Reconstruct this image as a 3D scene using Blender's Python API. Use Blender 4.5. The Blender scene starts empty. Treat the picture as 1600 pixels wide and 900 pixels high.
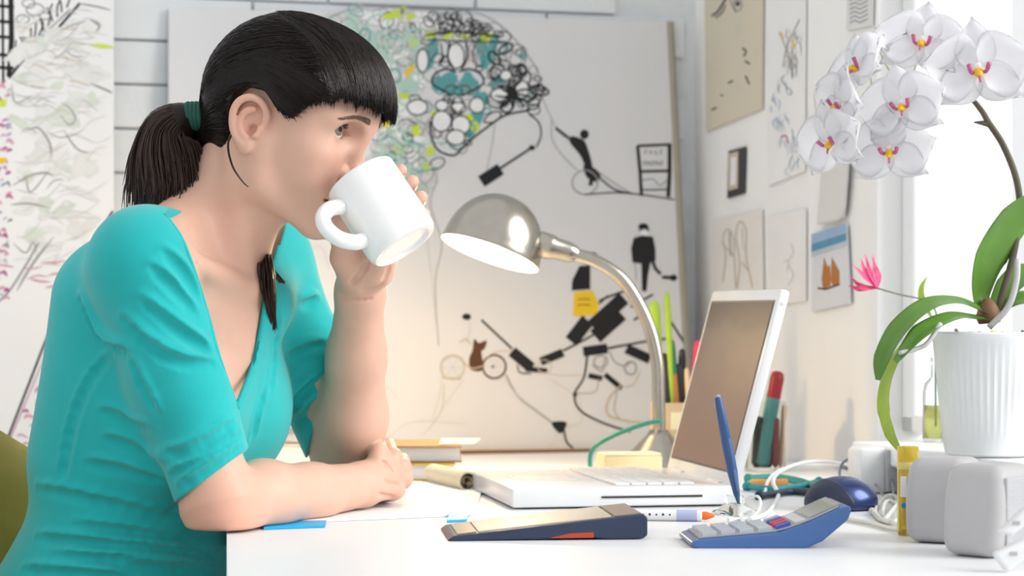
import bpy, bmesh, math, random
import numpy as np
from mathutils import Vector, Matrix
random.seed(7)
RNG = np.random.default_rng(11)
SC = bpy.context.scene
COL = SC.collection

# ------------------------------------------------------------------ camera
FPX = 3500.0            # focal length in pixels of a 1600 px wide frame
CAMZ = 0.959
HZ = 485.0              # row of the horizon
cam = bpy.data.cameras.new('camera')
cam.sensor_width = 36.0
cam.lens = 36.0 * FPX / 1600.0
cam.shift_y = (HZ - 450.0) / 1600.0
cam.clip_start = 0.05
cam.dof.use_dof = True
cam.dof.focus_distance = 2.27
cam.dof.aperture_fstop = 7.0
camo = bpy.data.objects.new('camera', cam)
COL.objects.link(camo)
camo.location = (0, 0, CAMZ)
camo.rotation_euler = (math.pi / 2, 0, 0)
SC.camera = camo

# ------------------------------------------------------------------ world, sun, exposure
w = bpy.data.worlds.new('world')
SC.world = w
w.use_nodes = True
w.node_tree.nodes['Background'].inputs[0].default_value = (0.97, 0.985, 1.0, 1)
w.node_tree.nodes['Background'].inputs[1].default_value = 0.80
sl = bpy.data.lights.new('sun', 'SUN')
sl.energy = 3.2
sl.angle = math.radians(40)
sl.color = (1.0, 0.985, 0.96)
so = bpy.data.objects.new('sun', sl)
COL.objects.link(so)
so.rotation_euler = Vector((-0.85, 0.25, -0.45)).to_track_quat('-Z', 'Y').to_euler()
SC.view_settings.view_transform = 'Standard'
SC.view_settings.look = 'None'
SC.view_settings.gamma = 1.0
SC.view_settings.use_curve_mapping = False
SC.view_settings.exposure = 0.27

# ------------------------------------------------------------------ helpers
def P(px, py, D):
    return np.array([(px - 800.0) * D / FPX, D, CAMZ - (py - HZ) * D / FPX])
def V3(*a): return np.array(a, float)
def nrm(v):
    v = np.asarray(v, float); return v / (np.linalg.norm(v) + 1e-12)
DESK = 0.74
def desk_pt(px, py, dz=0.0):
    """the point of the desk top (raised by dz) seen at this pixel"""
    D = (CAMZ - DESK - dz) * FPX / (py - HZ)
    return np.array([(px - 800.0) * D / FPX, D, DESK + dz])
# the room is turned against the camera: U runs right along the back wall, W runs towards the camera along the right wall
CORNER = V3(0.30, 3.62, 0)
UX = nrm(V3(0.959, 0.284, 0)); WX = nrm(V3(0.284, -0.959, 0)); ZX = V3(0, 0, 1)
def ray_plane(px, py, p0, n):
    o = V3(0, 0, CAMZ); d = V3((px - 800) / FPX, 1, (HZ - py) / FPX)
    return o + d * (np.dot(p0 - o, n) / np.dot(d, n))

MATS = {}
def mat(name, color, rough=0.5, metal=0.0, var=0.04, nscale=30.0, bump=0.0, bscale=200.0, trans=0.0, ior=1.45, sss=0.0,
        emit=None, estr=0.0, coat=0.0, sheen=0.0, alpha=1.0, stretch=None):
    if name in MATS: return MATS[name]
    m = bpy.data.materials.new(name); m.use_nodes = True
    nt = m.node_tree; b = nt.nodes['Principled BSDF']
    def s(k, v):
        if k in b.inputs: b.inputs[k].default_value = v
    c4 = (*color, 1)
    s('Base Color', c4); s('Roughness', rough); s('Metallic', metal); s('IOR', ior)
    s('Transmission Weight', trans); s('Coat Weight', coat); s('Sheen Weight', sheen); s('Alpha', alpha)
    if sss: s('Subsurface Weight', sss); s('Subsurface Radius', (0.012, 0.005, 0.003)); s('Subsurface Scale', 1.0)
    if emit: s('Emission Color', (*emit, 1)); s('Emission Strength', estr)
    tc = nt.nodes.new('ShaderNodeTexCoord'); mp = nt.nodes.new('ShaderNodeMapping')
    nt.links.new(tc.outputs['Object'], mp.inputs[0])
    if stretch: mp.inputs['Scale'].default_value = stretch
    if var:
        n = nt.nodes.new('ShaderNodeTexNoise'); n.inputs['Scale'].default_value = nscale; n.inputs['Detail'].default_value = 4
        nt.links.new(mp.outputs[0], n.inputs[0])
        r = nt.nodes.new('ShaderNodeValToRGB')
        r.color_ramp.elements[0].position = .3; r.color_ramp.elements[1].position = .7
        r.color_ramp.elements[0].color = tuple(max(0, x * (1 - var)) for x in color) + (1,)
        r.color_ramp.elements[1].color = tuple(min(1, x * (1 + var)) for x in color) + (1,)
        nt.links.new(n.outputs[0], r.inputs[0]); nt.links.new(r.outputs[0], b.inputs['Base Color'])
    if bump:
        n2 = nt.nodes.new('ShaderNodeTexNoise'); n2.inputs['Scale'].default_value = bscale; n2.inputs['Detail'].default_value = 3
        nt.links.new(mp.outputs[0], n2.inputs[0])
        bp = nt.nodes.new('ShaderNodeBump'); bp.inputs['Strength'].default_value = bump; bp.inputs['Distance'].default_value = .002
        nt.links.new(n2.outputs[0], bp.inputs['Height']); nt.links.new(bp.outputs[0], b.inputs['Normal'])
    MATS[name] = m
    return m

def empty(name, loc=(0, 0, 0)):
    o = bpy.data.objects.new(name, None); COL.objects.link(o); o.location = tuple(loc); o.empty_display_size = .02
    return o
def tag(o, label=None, cat=None, group=None, kind=None):
    if label: o['label'] = label
    if cat: o['category'] = cat
    if group: o['group'] = group
    if kind: o['kind'] = kind
    return o
def thing(name, label, cat, loc, group=None):
    return tag(empty(name, loc), label, cat, group)

class MB:
    """collects shapes given in world coordinates; build() links them as ONE mesh object"""
    def __init__(s): s.v = []; s.f = []; s.n = 0
    def add(s, v, f):
        v = [tuple(map(float, p)) for p in v]
        s.v += v; s.f += [tuple(int(i) + s.n for i in q) for q in f]; s.n += len(v); return s
    def box(s, c, size, ax=None, bev=0.0):
        ax = ax or (V3(1, 0, 0), V3(0, 1, 0), V3(0, 0, 1)); c = np.asarray(c, float)
        h = np.asarray(size, float) / 2
        bm = bmesh.new(); bmesh.ops.create_cube(bm, size=1)
        for q in bm.verts: q.co = Vector((q.co.x * size[0], q.co.y * size[1], q.co.z * size[2]))
        if bev: bmesh.ops.bevel(bm, geom=bm.edges[:], offset=bev, segments=2, profile=.5, affect='EDGES')
        bm.verts.ensure_lookup_table()
        v = [c + ax[0] * q.co.x + ax[1] * q.co.y + ax[2] * q.co.z for q in bm.verts]
        f = [[q.index for q in g.verts] for g in bm.faces]
        bm.free(); return s.add(v, f)
    def tube(s, pts, r, sides=8, caps=True, up=None):
        pts = np.asarray(pts, float); n = len(pts)
        rr = np.full(n, r) if np.isscalar(r) else np.asarray(r, float)
        t = np.gradient(pts, axis=0); t /= np.linalg.norm(t, axis=1)[:, None] + 1e-12
        a = np.asarray(up, float) if up is not None else V3(0.31, 0.2, 0.93)
        if abs(np.dot(a, t[0])) > .95: a = V3(1, 0, 0)
        vs = []; 
        for i in range(n):
            a = nrm(a - t[i] * np.dot(a, t[i])); b = np.cross(t[i], a)
            for k in range(sides):
                g = 2 * math.pi * k / sides
                vs.append(pts[i] + rr[i] * (math.cos(g) * a + math.sin(g) * b))
        fs = []
        for i in range(n - 1):
            for k in range(sides):
                k2 = (k + 1) % sides
                fs.append((i * sides + k, i * sides + k2, (i + 1) * sides + k2, (i + 1) * sides + k))
        if caps:
            fs.append(tuple(range(sides))[::-1]); fs.append(tuple((n - 1) * sides + k for k in range(sides)))
        return s.add(vs, fs)
    def lathe(s, base, axis, prof, sides=32, ref=None, closed=False):
        """prof: (radius, height) pairs along axis from base"""
        axis = nrm(axis); a = np.asarray(ref, float) if ref is not None else (V3(1, 0, 0) if abs(axis[0]) < .9 else V3(0, 1, 0))
        a = nrm(a - axis * np.dot(a, axis)); b = np.cross(axis, a); base = np.asarray(base, float)
        vs = []; fs = []; n = len(prof)
        for (r, h) in prof:
            for k in range(sides):
                g = 2 * math.pi * k / sides
                vs.append(base + axis * h + r * (math.cos(g) * a + math.sin(g) * b))
        m = n if closed else n - 1
        for i in range(m):
            j = (i + 1) % n
            for k in range(sides):
                k2 = (k + 1) % sides
                fs.append((i * sides + k, i * sides + k2, j * sides + k2, j * sides + k))
        if not closed:
            if prof[0][0] > 1e-6: fs.append(tuple(range(sides))[::-1])
            if prof[-1][0] > 1e-6: fs.append(tuple((n - 1) * sides + k for k in range(sides)))
        return s.add(vs, fs)
    def prism(s, poly, d):
        """poly: planar 3D polygon, extruded by vector d"""
        poly = [np.asarray(p, float) for p in poly]; n = len(poly)
        v = poly + [p + d for p in poly]
        f = [tuple(range(n))[::-1], tuple(range(n, 2 * n))] + [(i, (i + 1) % n, n + (i + 1) % n, n + i) for i in range(n)]
        return s.add(v, f)
    def build(s, name, m, parent=None, smooth=False, autos=None, loc=None):
        me = bpy.data.meshes.new(name)
        inv = V3(*parent_loc(parent)) if parent is not None else (np.asarray(loc, float) if loc is not None else V3(0, 0, 0))
        me.from_pydata([(p[0] - inv[0], p[1] - inv[1], p[2] - inv[2]) for p in s.v], [], s.f)
        bm = bmesh.new(); bm.from_mesh(me); bmesh.ops.recalc_face_normals(bm, faces=bm.faces[:]); bm.to_mesh(me); bm.free()
        o = bpy.data.objects.new(name, me); COL.objects.link(o)
        if m: me.materials.append(m)
        if smooth or autos:
            me.polygons.foreach_set('use_smooth', np.ones(len(me.polygons), bool))
            if autos:
                try: me.set_sharp_from_angle(angle=math.radians(autos))
                except Exception: pass
        if parent is not None: o.parent = parent
        elif loc is not None: o.location = tuple(loc)
        return o
def parent_loc(o):
    p = V3(*o.location)
    while o.parent is not None:
        o = o.parent; p = p + V3(*o.location)
    return p
def spline(pts, n=8, closed=False):
    """Catmull-Rom through pts"""
    pts = [np.asarray(p, float) for p in pts]; out = []
    m = len(pts)
    rng = range(m if closed else m - 1)
    for i in rng:
        if closed: p0, p1, p2, p3 = pts[(i - 1) % m], pts[i], pts[(i + 1) % m], pts[(i + 2) % m]
        else:
            p1, p2 = pts[i], pts[i + 1]
            p0 = pts[i - 1] if i > 0 else 2 * p1 - p2
            p3 = pts[i + 2] if i + 2 < m else 2 * p2 - p1
        for k in range(n):
            t = k / n
            out.append(.5 * ((2 * p1) + (-p0 + p2) * t + (2 * p0 - 5 * p1 + 4 * p2 - p3) * t * t + (-p0 + 3 * p1 - 3 * p2 + p3) * t ** 3))
    if not closed: out.append(pts[-1])
    return np.array(out)

# ------------------------------------------------------------------ signed distance fields -> mesh (for the body and soft shapes)
class SDF:
    def __init__(s): s.p = []
    def _add(s, fn, c, R, k, op): s.p.append((fn, np.asarray(c, np.float32), float(R), float(k), op)); return s
    def ell(s, c, r, ax=None, k=.02, op='u'):
        c = np.asarray(c, np.float32); r = np.asarray(r, np.float32)
        A = np.eye(3, dtype=np.float32) if ax is None else np.array([nrm(a) for a in ax], np.float32)
        def fn(p):
            q = (p - c) @ A.T
            q = q / r; k0 = np.sqrt(np.einsum('ij,ij->i', q, q)); q = q / r; k1 = np.sqrt(np.einsum('ij,ij->i', q, q)) + 1e-9
            return k0 * (k0 - 1) / k1
        return s._add(fn, c, r.max(), k, op)
    def rc(s, a, b, r1, r2=None, k=.01, op='u', flat=None):
        """tapered capsule; flat=(direction, factor) flattens its section along a direction"""
        a = np.asarray(a, np.float32); b = np.asarray(b, np.float32); r2 = r1 if r2 is None else r2
        ab = b - a; L2 = float(ab @ ab) + 1e-12
        nf = None
        if flat is not None:
            nf = nrm(flat[0]).astype(np.float32); ff = flat[1]
        def fn(p):
            q = p - a
            t = np.clip((q @ ab) / L2, 0, 1)
            e = q - t[:, None] * ab
            if nf is not None:
                h = e @ nf
                e = e + (h * (1 / ff - 1))[:, None] * nf
            d = np.sqrt(np.einsum('ij,ij->i', e, e)) - (r1 + t * (r2 - r1))
            return d * (ff if nf is not None else 1)
        return s._add(fn, (a + b) / 2, math.sqrt(L2) / 2 + max(r1, r2), k, op)
    def chain(s, pts, rs, k=.01, op='u', flat=None, kin=None):
        for i in range(len(pts) - 1):
            s.rc(pts[i], pts[i + 1], rs[i], rs[i + 1], k if i == 0 else (kin or k), op, flat)
        return s
    def fn(s, f, c, R, k=.0, op='u'): return s._add(f, c, R, k, op)
    def __call__(s, p, margin=.062):
        p = np.asarray(p, np.float32); N = len(p); G = 128 if N > 4000 else max(1, min(16, N))
        ng = -(-N // G)
        if ng * G != N: p = np.concatenate([p, np.repeat(p[-1:], ng * G - N, 0)])
        pg = p.reshape(ng, G, 3); lo = pg.min(1); hi = pg.max(1); gc = (lo + hi) / 2
        gr = np.sqrt(((hi - lo) ** 2).sum(1)) / 2
        D = np.full((ng, G), 1.0, np.float32)
        for (f, c, R, k, op) in s.p:
            q = gc - c
            idx = np.nonzero(np.sqrt(np.einsum('ij,ij->i', q, q)) < R + max(margin, k + .004) + gr)[0]
            if not len(idx): continue
            a = D[idx]; b = f(pg[idx].reshape(-1, 3)).astype(np.float32).reshape(a.shape)
            if op == 'd': D[idx] = a + b; continue
            if op == 's': b = -b
            if op == 'u': r = np.minimum(a, b); sg = -.25
            else: r = np.maximum(a, b); sg = .25
            if k > 0: h = np.maximum(k - np.abs(a - b), 0); r = r + h * h * (sg / k)
            D[idx] = r
        return D.reshape(-1)[:N]
    def grad(s, p, e=.0008):
        g = np.stack([s(p + np.array(o, np.float32) * e) - s(p - np.array(o, np.float32) * e) for o in np.eye(3)], 1) / (2 * e)
        return g
    def trace(s, px, py, dmin=1.8, dmax=3.0):
        """first hit of the camera ray through this pixel, and the outward normal"""
        o = V3(0, 0, CAMZ); dr = V3((px - 800) / FPX, 1, (HZ - py) / FPX)
        ts = np.arange(dmin, dmax, .002)
        dd = s(o + ts[:, None] * dr)
        i = np.nonzero(dd < 0)[0]
        i = i[0] if len(i) else int(np.argmin(dd))
        p = o + ts[i] * dr
        g = s.grad(p[None].astype(np.float32))[0]
        return p, nrm(g)
    def mesh(s, lo, hi, h, newton=2, nb=8):
        lo = np.asarray(lo, float); hi = np.asarray(hi, float); bs = nb * h
        nbk = np.ceil((hi - lo) / bs).astype(int)
        I = np.stack(np.meshgrid(*[np.arange(n) for n in nbk], indexing='ij'), -1).reshape(-1, 3)
        cen = (lo + (I + .5) * bs).astype(np.float32)
        dd = np.concatenate([s(c, margin=.08) for c in np.array_split(cen, max(1, len(cen) // 200000))])
        I = I[np.abs(dd) < bs * 1.8]
        loc = np.stack(np.meshgrid(*[np.arange(nb + 1)] * 3, indexing='ij'), -1).reshape(-1, 3)
        B = len(I); lat = (I[:, None, :] * nb + loc[None]).reshape(-1, 3)
        pts = (lo + lat * h).astype(np.float32)
        val = np.concatenate([s(c) for c in np.array_split(pts, max(1, len(pts) // 400000))]).reshape(B, nb + 1, nb + 1, nb + 1)
        ins = val < 0
        # active cells
        c8 = [(a, b, c) for a in (0, 1) for b in (0, 1) for c in (0, 1)]
        cnt = sum(ins[:, a:a + nb, b:b + nb, c:c + nb].astype(np.int8) for a, b, c in c8)
        act = (cnt > 0) & (cnt < 8)
        bi, ci, cj, ck = np.nonzero(act)
        cell = I[bi] * nb + np.stack([ci, cj, ck], 1)
        cv = {o: val[bi, ci + o[0], cj + o[1], ck + o[2]] for o in c8}
        acc = np.zeros((len(bi), 3)); wt = np.zeros(len(bi))
        for o in c8:
            for ax in range(3):
                if o[ax] == 0:
                    o2 = list(o); o2[ax] = 1; o2 = tuple(o2)
                    a = cv[o]; b = cv[o2]; x = (a < 0) != (b < 0)
                    t = np.where(x, a / np.where(x, a - b, 1), 0)
                    q = np.zeros((len(bi), 3)); q[:] = o; q[:, ax] += t
                    acc += q * x[:, None]; wt += x
        vert = lo + (cell + acc / wt[:, None]) * h
        S = int(nbk.max() * nb + 3)
        key = lambda c: (c[:, 0] * S + c[:, 1]) * S + c[:, 2]
        kk = key(cell); order = np.argsort(kk); ks = kk[order]
        def look(c):
            q = key(c); j = np.searchsorted(ks, q); j = np.minimum(j, len(ks) - 1)
            return np.where(ks[j] == q, order[j], -1)
        F = []
        for ax in range(3):
            sl0 = [slice(None), slice(0, nb), slice(0, nb), slice(0, nb)]
            sl1 = list(sl0); sl1[ax + 1] = slice(1, nb + 1)
            a = ins[tuple(sl0)]; b = ins[tuple(sl1)]
            bi, i, j, k = np.nonzero(a != b)
            L = I[bi] * nb + np.stack([i, j, k], 1)
            u, v = (ax + 1) % 3, (ax + 2) % 3
            eu = np.zeros(3, int); eu[u] = 1; ev = np.zeros(3, int); ev[v] = 1
            q = np.stack([look(L - eu - ev), look(L - ev), look(L), look(L - eu)], 1)
            flip = ~a[bi, i, j, k]
            q[flip] = q[flip][:, ::-1]
            F.append(q[(q >= 0).all(1)])
        F = np.concatenate(F)
        vert = vert.astype(np.float32)
        for _ in range(newton):
            d = s(vert); g = s.grad(vert, h * .4); g2 = np.maximum((g * g).sum(1), .15)
            st = (d / g2)[:, None] * g
            ln = np.linalg.norm(st, axis=1)[:, None]; st *= np.minimum(1, h * .6 / np.maximum(ln, 1e-9))
            vert = vert - st
        return vert, F
def np_mesh(name, v, f, m, parent=None, color=None, smooth=True):
    v = np.asarray(v, np.float32); f = np.asarray(f, np.int32)
    if parent is not None: v = v - parent_loc(parent).astype(np.float32)
    me = bpy.data.meshes.new(name)
    me.vertices.add(len(v)); me.vertices.foreach_set('co', v.ravel())
    n = f.shape[1]
    me.loops.add(f.size); me.loops.foreach_set('vertex_index', f.ravel())
    me.polygons.add(len(f)); me.polygons.foreach_set('loop_start', np.arange(0, f.size, n, dtype=np.int32))
    try: me.polygons.foreach_set('loop_total', np.full(len(f), n, np.int32))
    except Exception: pass
    me.update(calc_edges=True); me.validate()
    if smooth: me.polygons.foreach_set('use_smooth', np.ones(len(me.polygons), bool))
    if color is not None:
        at = me.color_attributes.new('tint', 'FLOAT_COLOR', 'POINT')
        c = np.ones((len(v), 4), np.float32); c[:, :3] = color
        at.data.foreach_set('color', c.ravel())
    if m: me.materials.append(m)
    o = bpy.data.objects.new(name, me); COL.objects.link(o)
    if parent is not None: o.parent = parent
    return o
def strands_mesh(S, R, sides=4):
    """S (n,m,3) strand centre lines, R (m,) or (n,m) radii -> verts, quads"""
    n, m, _ = S.shape
    T = np.gradient(S, axis=1); T /= np.linalg.norm(T, axis=2, keepdims=True) + 1e-9
    a = np.cross(T, np.array([.3, -.8, .52])); a /= np.linalg.norm(a, axis=2, keepdims=True) + 1e-9
    b = np.cross(T, a)
    R = np.broadcast_to(R, (n, m))[..., None]
    vs = np.stack([S + R * (math.cos(g) * a + math.sin(g) * b) for g in [2 * math.pi * k / sides for k in range(sides)]], 2)
    v = vs.reshape(-1, 3)
    base = (np.arange(n)[:, None] * m + np.arange(m - 1)[None]).reshape(-1) * sides
    F = []
    for k in range(sides):
        k2 = (k + 1) % sides
        F.append(np.stack([base + k, base + k2, base + sides + k2, base + sides + k], 1))
    return v, np.concatenate(F)
# ================================================================== the woman
def attr_mat(name, rough, sss=0.0, bump=0.0, bscale=400, sheen=0.0, spec=0.5):
    m = bpy.data.materials.new(name); m.use_nodes = True
    nt = m.node_tree; b = nt.nodes['Principled BSDF']
    a = nt.nodes.new('ShaderNodeAttribute'); a.attribute_name = 'tint'
    tc = nt.nodes.new('ShaderNodeTexCoord')
    n = nt.nodes.new('ShaderNodeTexNoise'); n.inputs['Scale'].default_value = 60; n.inputs['Detail'].default_value = 5
    nt.links.new(tc.outputs['Object'], n.inputs[0])
    r = nt.nodes.new('ShaderNodeMapRange'); r.inputs['To Min'].default_value = .95; r.inputs['To Max'].default_value = 1.05
    nt.links.new(n.outputs[0], r.inputs[0])
    mx = nt.nodes.new('ShaderNodeVectorMath'); mx.operation = 'SCALE'
    nt.links.new(a.outputs['Color'], mx.inputs[0]); nt.links.new(r.outputs[0], mx.inputs['Scale'])
    nt.links.new(mx.outputs[0], b.inputs['Base Color'])
    b.inputs['Roughness'].default_value = rough
    b.inputs['Specular IOR Level'].default_value = spec
    if sss:
        b.inputs['Subsurface Weight'].default_value = sss
        b.inputs['Subsurface Radius'].default_value = (0.010, 0.004, 0.002); b.inputs['Subsurface Scale'].default_value = 1.0
    if sheen: b.inputs['Sheen Weight'].default_value = sheen
    if bump:
        n2 = nt.nodes.new('ShaderNodeTexNoise'); n2.inputs['Scale'].default_value = bscale
        nt.links.new(tc.outputs['Object'], n2.inputs[0])
        bp = nt.nodes.new('ShaderNodeBump'); bp.inputs['Strength'].default_value = bump; bp.inputs['Distance'].default_value = .001
        nt.links.new(n2.outputs[0], bp.inputs['Height']); nt.links.new(bp.outputs[0], b.inputs['Normal'])
    return m

# --- head frame: x forward, y to her left (away from the camera), z up, in centimetres
PSI = math.radians(16); TH = math.radians(20)
HF = V3(math.cos(PSI) * math.cos(TH), -math.sin(PSI) * math.cos(TH), -math.sin(TH))
HL = V3(math.sin(PSI), math.cos(PSI), 0)
HU = np.cross(HF, HL)
HC = P(402, 205, 2.265) + .072 * HL
HM = np.stack([HF, HL, HU], 1)          # columns
def H(x, y, z): return HC + .01 * (x * HF + y * HL + z * HU)
def Hinv(p): return (np.asarray(p) - HC) @ HM * 100
HAX = (HF, HL, HU)
def HD(x, y, z): return nrm(x * HF + y * HL + z * HU)

# --- joints
RS = P(226, 408, 2.225); LS = P(412, 408, 2.48)
RE = P(346, 794, 2.225); LE = P(546, 728, 2.52)
RW = P(566, 757, 2.435); LW = P(563, 455, 2.385)
MS = (RS + LS) / 2
TL = nrm(LS - RS); PEL = V3(-.465, 2.335, .56)
TU = nrm(MS - PEL); TU = nrm(TU - TL * np.dot(TU, TL)); TF = np.cross(TL, TU)
TAX = (TF, TL, TU)
def T(f, l, u): return MS + f * TF + l * TL + u * TU

# --- mug frame (needed by the hand)
MD = -.030
MUG_RIM = P(562, 278, 2.318 + MD); MUG_BASE = P(633, 385, 2.298 + MD)
MUG_AX = nrm(MUG_RIM - MUG_BASE); MUG_H = np.linalg.norm(MUG_RIM - MUG_BASE); MUG_R = .0385

def build_head(s):
    E = lambda c, r, k=.012, op='u', ax=HAX: s.ell(H(*c), np.array(r) * .01, ax, k, op)
    R = lambda a, b, r1, r2=None, k=.008, op='u', flat=None: s.rc(H(*a), H(*b), r1 * .01, (r2 if r2 is not None else r1) * .01, k, op, flat)
    E((.2, 0, 4.2), (8.5, 7.0, 7.4))
    E((3.2, 0, 3.6), (5.4, 6.2, 5.6), .02)                     # forehead
    E((2.5, 0, -2.2), (4.7, 5.4, 5.6), .025)                   # face block
    for q in (-1, 1):
        R((-.2, q * 5.5, -1.0), (1.2, q * 4.7, -5.0), 1.7, 1.5, .02)   # jaw
        R((1.2, q * 4.7, -5.0), (6.3, q * 1.1, -7.4), 1.45, 1.3, .018)
        E((4.9, q * 4.3, -.1), (2.5, 1.9, 1.7), .02)             # cheekbone
        E((5.2, q * 3.1, -2.4), (2.3, 2.4, 2.4), .022)         # cheek
        R((7.3, q * 1.4, 4.0), (6.2, q * 4.4, 4.1), .9, .9, .015)      # brow ridge
    E((6.7, 0, -7.2), (1.5, 1.8, 1.3), .015)                 # chin
    E((6.2, 0, -4.4), (1.7, 2.8, 2.0), .018)                   # mouth area
    # nose
    R((7.4, 0, 3.0), (8.6, 0, -.6), .70, .78, .010)
    E((8.8, 0, -1.0), (.98, .95, .85), .006)
    for q in (-1, 1):
        E((7.6, q * 1.40, -1.45), (1.05, .80, .88), .0035)
    # eye sockets
    for q in (-1, 1):
        E((8.2, q * 3.1, 2.5), (1.5, 1.6, 1.3), .012, 's')
        s.ell(H(5.9, q * 3.15, 2.55), np.array((1.46, 1.5, 1.46)) * .01, HAX, .004, 'u')       # lids
        R((6.7, q * 1.9, 3.6), (6.2, q * 4.5, 3.45), .36, .32, .006)                                  # fold over the lid
    for q in (-1, 1):
        ec = Hinv(H(5.9, q * 3.15, 2.55))
        def almond(p, q=q, ec=ec):
            l = Hinv(p).astype(np.float32) - ec.astype(np.float32)
            y, z, x = l[:, 1] * q, l[:, 2] - .06 * l[:, 1] * q, l[:, 0]
            a = np.sqrt(y * y + (z + 1.10) ** 2) - 1.96
            b = np.sqrt(y * y + (z - 1.52) ** 2) - 2.20
            return np.maximum(np.maximum(a, b), .2 - x) * .01
        s.fn(almond, H(7.2, q * 3.15, 2.55), .03, .0012, 's')
        E((7.9, q * 1.35, -2.3), (.62, .5, .55), .0025, 's')      # nostrils
    # lips, a little open on the rim
    R((8.4, 0, -4.0), (7.25, q * 0 - 2.3, -4.5), .55, .22, .004)
    R((8.4, 0, -4.0), (7.25, 2.3, -4.5), .55, .22, .004)
    R((8.2, 0, -5.05), (7.2, -2.2, -4.6), .62, .25, .004)
    R((8.2, 0, -5.05), (7.2, 2.2, -4.6), .62, .25, .004)
    R((8.95, -1.2, -4.5), (8.95, 1.2, -4.5), .22, .22, .003, 's')
    R((7.5, -2.6, -4.54), (7.5, 2.6, -4.54), .16, .16, .003, 's')
    # neck
    s.rc(T(-.012, 0, .0), H(-2.4, 0, -2.0), .051, .050, .025, 'u')
    s.rc(T(.004, 0, .0), H(.0, 0, -4.2), .041, .035, .018, 'u')
    for q in (-1, 1):
        s.rc(H(-2.0, q * 5.2, -2.5), T(.048, q * .014, -.012), .012, .008, .02, 'u')     # sternomastoid
def build_ear(s, q):
    def H(x, y, z): return HC + .01 * ((-.9 + (x + .9) * .92) * HF + y * HL + (.4 + (z - .4) * .90) * HU)
    R = lambda a, b, r1, r2, k=.003, op='u': s.rc(H(a[0], q * a[1], a[2]), H(b[0], q * b[1], b[2]), r1 * .01, r2 * .01, k, op)
    # base plate, turned out from the head
    n = HD(.35, q * -.94, .0) * -1
    s.ell(H(-1.0, q * 7.15, .55), V3(1.55, .45, 2.7) * .01, (nrm(HD(.94, q * -.33, -.0)) , nrm(HD(.33, q * .94, 0)), HU), .004)
    s.ell(H(-.55, q * 7.75, .55), V3(1.0, .42, 1.9) * .01, (nrm(HD(.94, q * -.33, -.0)), nrm(HD(.33, q * .94, 0)), HU), .004, 's')
    hel = [(.55, 7.1, .9), (.55, 7.4, 2.2), (-.3, 7.75, 3.2), (-1.5, 8.1, 3.35), (-2.5, 8.3, 2.6), (-2.85, 8.3, 1.3), (-2.55, 8.1, -.2), (-1.9, 7.8, -1.3), (-1.05, 7.55, -2.0)]
    pts = spline([np.array(p) for p in hel], 4)
    for i in range(len(pts) - 1): R(pts[i], pts[i + 1], .33, .33, .002)
    ant = spline([np.array(p) for p in [(-.9, 7.6, 2.2), (-1.7, 7.85, 1.6), (-1.95, 7.85, .3), (-1.4, 7.65, -.8), (-.7, 7.45, -1.1)]], 4)
    for i in range(len(ant) - 1): R(ant[i], ant[i + 1], .28, .28, .003)
    s.ell(H(-.75, q * 7.35, -1.95), V3(.85, .5, .95) * .01, HAX, .004)     # lobe
    R((.35, 7.3, .35), (.15, 7.5, -.55), .42, .36, .003)                    # tragus
    s.ell(H(-.45, q * 7.5, .0), V3(.5, .8, .55) * .01, HAX, .003, 's')      # concha

def finger(s, pts, r, k=.0035):
    rs = [r * 1.08, r, r * .93, r * .84][:len(pts)]
    s.chain(pts, rs, k, 'u', None, .002)
def build_arms(s):
    # right arm: upper arm under the sleeve, forearm flat on the desk
    s.rc(RS, RS + .55 * (RE - RS), .046, .039, .03); s.rc(RS + .5 * (RE - RS), RE, .039, .0345, .02)
    s.rc(RE, P(350, 812, 2.222), .033, .021, .015)
    f1 = RE + .28 * (RW - RE) + V3(0, 0, .004); 
    s.rc(RE, f1, .0345, .036, .02); s.rc(f1, RE + .62 * (RW - RE), .0365, .0295, .015); s.rc(RE + .6 * (RW - RE), RW, .0295, .0235, .015)
    # left arm
    s.rc(LS, LS + .55 * (LE - LS), .046, .039, .03); s.rc(LS + .5 * (LE - LS), LE, .039, .035, .02)
    g1 = LE + .3 * (LW - LE) + V3(.0, -.004, 0)
    s.rc(LE, g1, .036, .0375, .02); s.rc(g1, LE + .66 * (LW - LE), .0375, .030, .015); s.rc(LE + .64 * (LW - LE), LW, .031, .0245, .015)
    s.rc(LE, P(560, 752, 2.525), .03, .02, .012)
def build_right_hand(s):
    k = .006
    mc = {'i': P(612, 716, 2.478), 'm': P(626, 731, 2.490), 'r': P(628, 749, 2.484), 'l': P(616, 766, 2.467)}
    for q in 'imrl': s.rc(RW + (mc[q] - RW) * .2, mc[q], .0165, .0105, .006)
    s.rc(RW, (mc['m'] * .6 + RW * .4), .0225, .017, .012)
    for q in 'imrl': s.ell(mc[q] + V3(.002, -.003, .001), V3(.0105, .0105, .0105), None, .004)
    finger(s, [mc['i'], P(606, 697, 2.525), P(590, 700, 2.555), P(576, 712, 2.562)], .0092)
    finger(s, [mc['m'], P(627, 721, 2.540), P(606, 728, 2.572), P(590, 738, 2.575)], .0096)
    finger(s, [mc['r'], P(629, 751, 2.532), P(608, 757, 2.558), P(592, 760, 2.560)], .0092)
    finger(s, [mc['l'], P(613, 772, 2.505), P(596, 778, 2.528), P(584, 779, 2.530)], .0080)
    s.chain([P(578, 745, 2.445), P(590, 722, 2.452), P(592, 706, 2.462), P(582, 697, 2.474)], [.014, .0112, .0102, .0085], .004)
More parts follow.
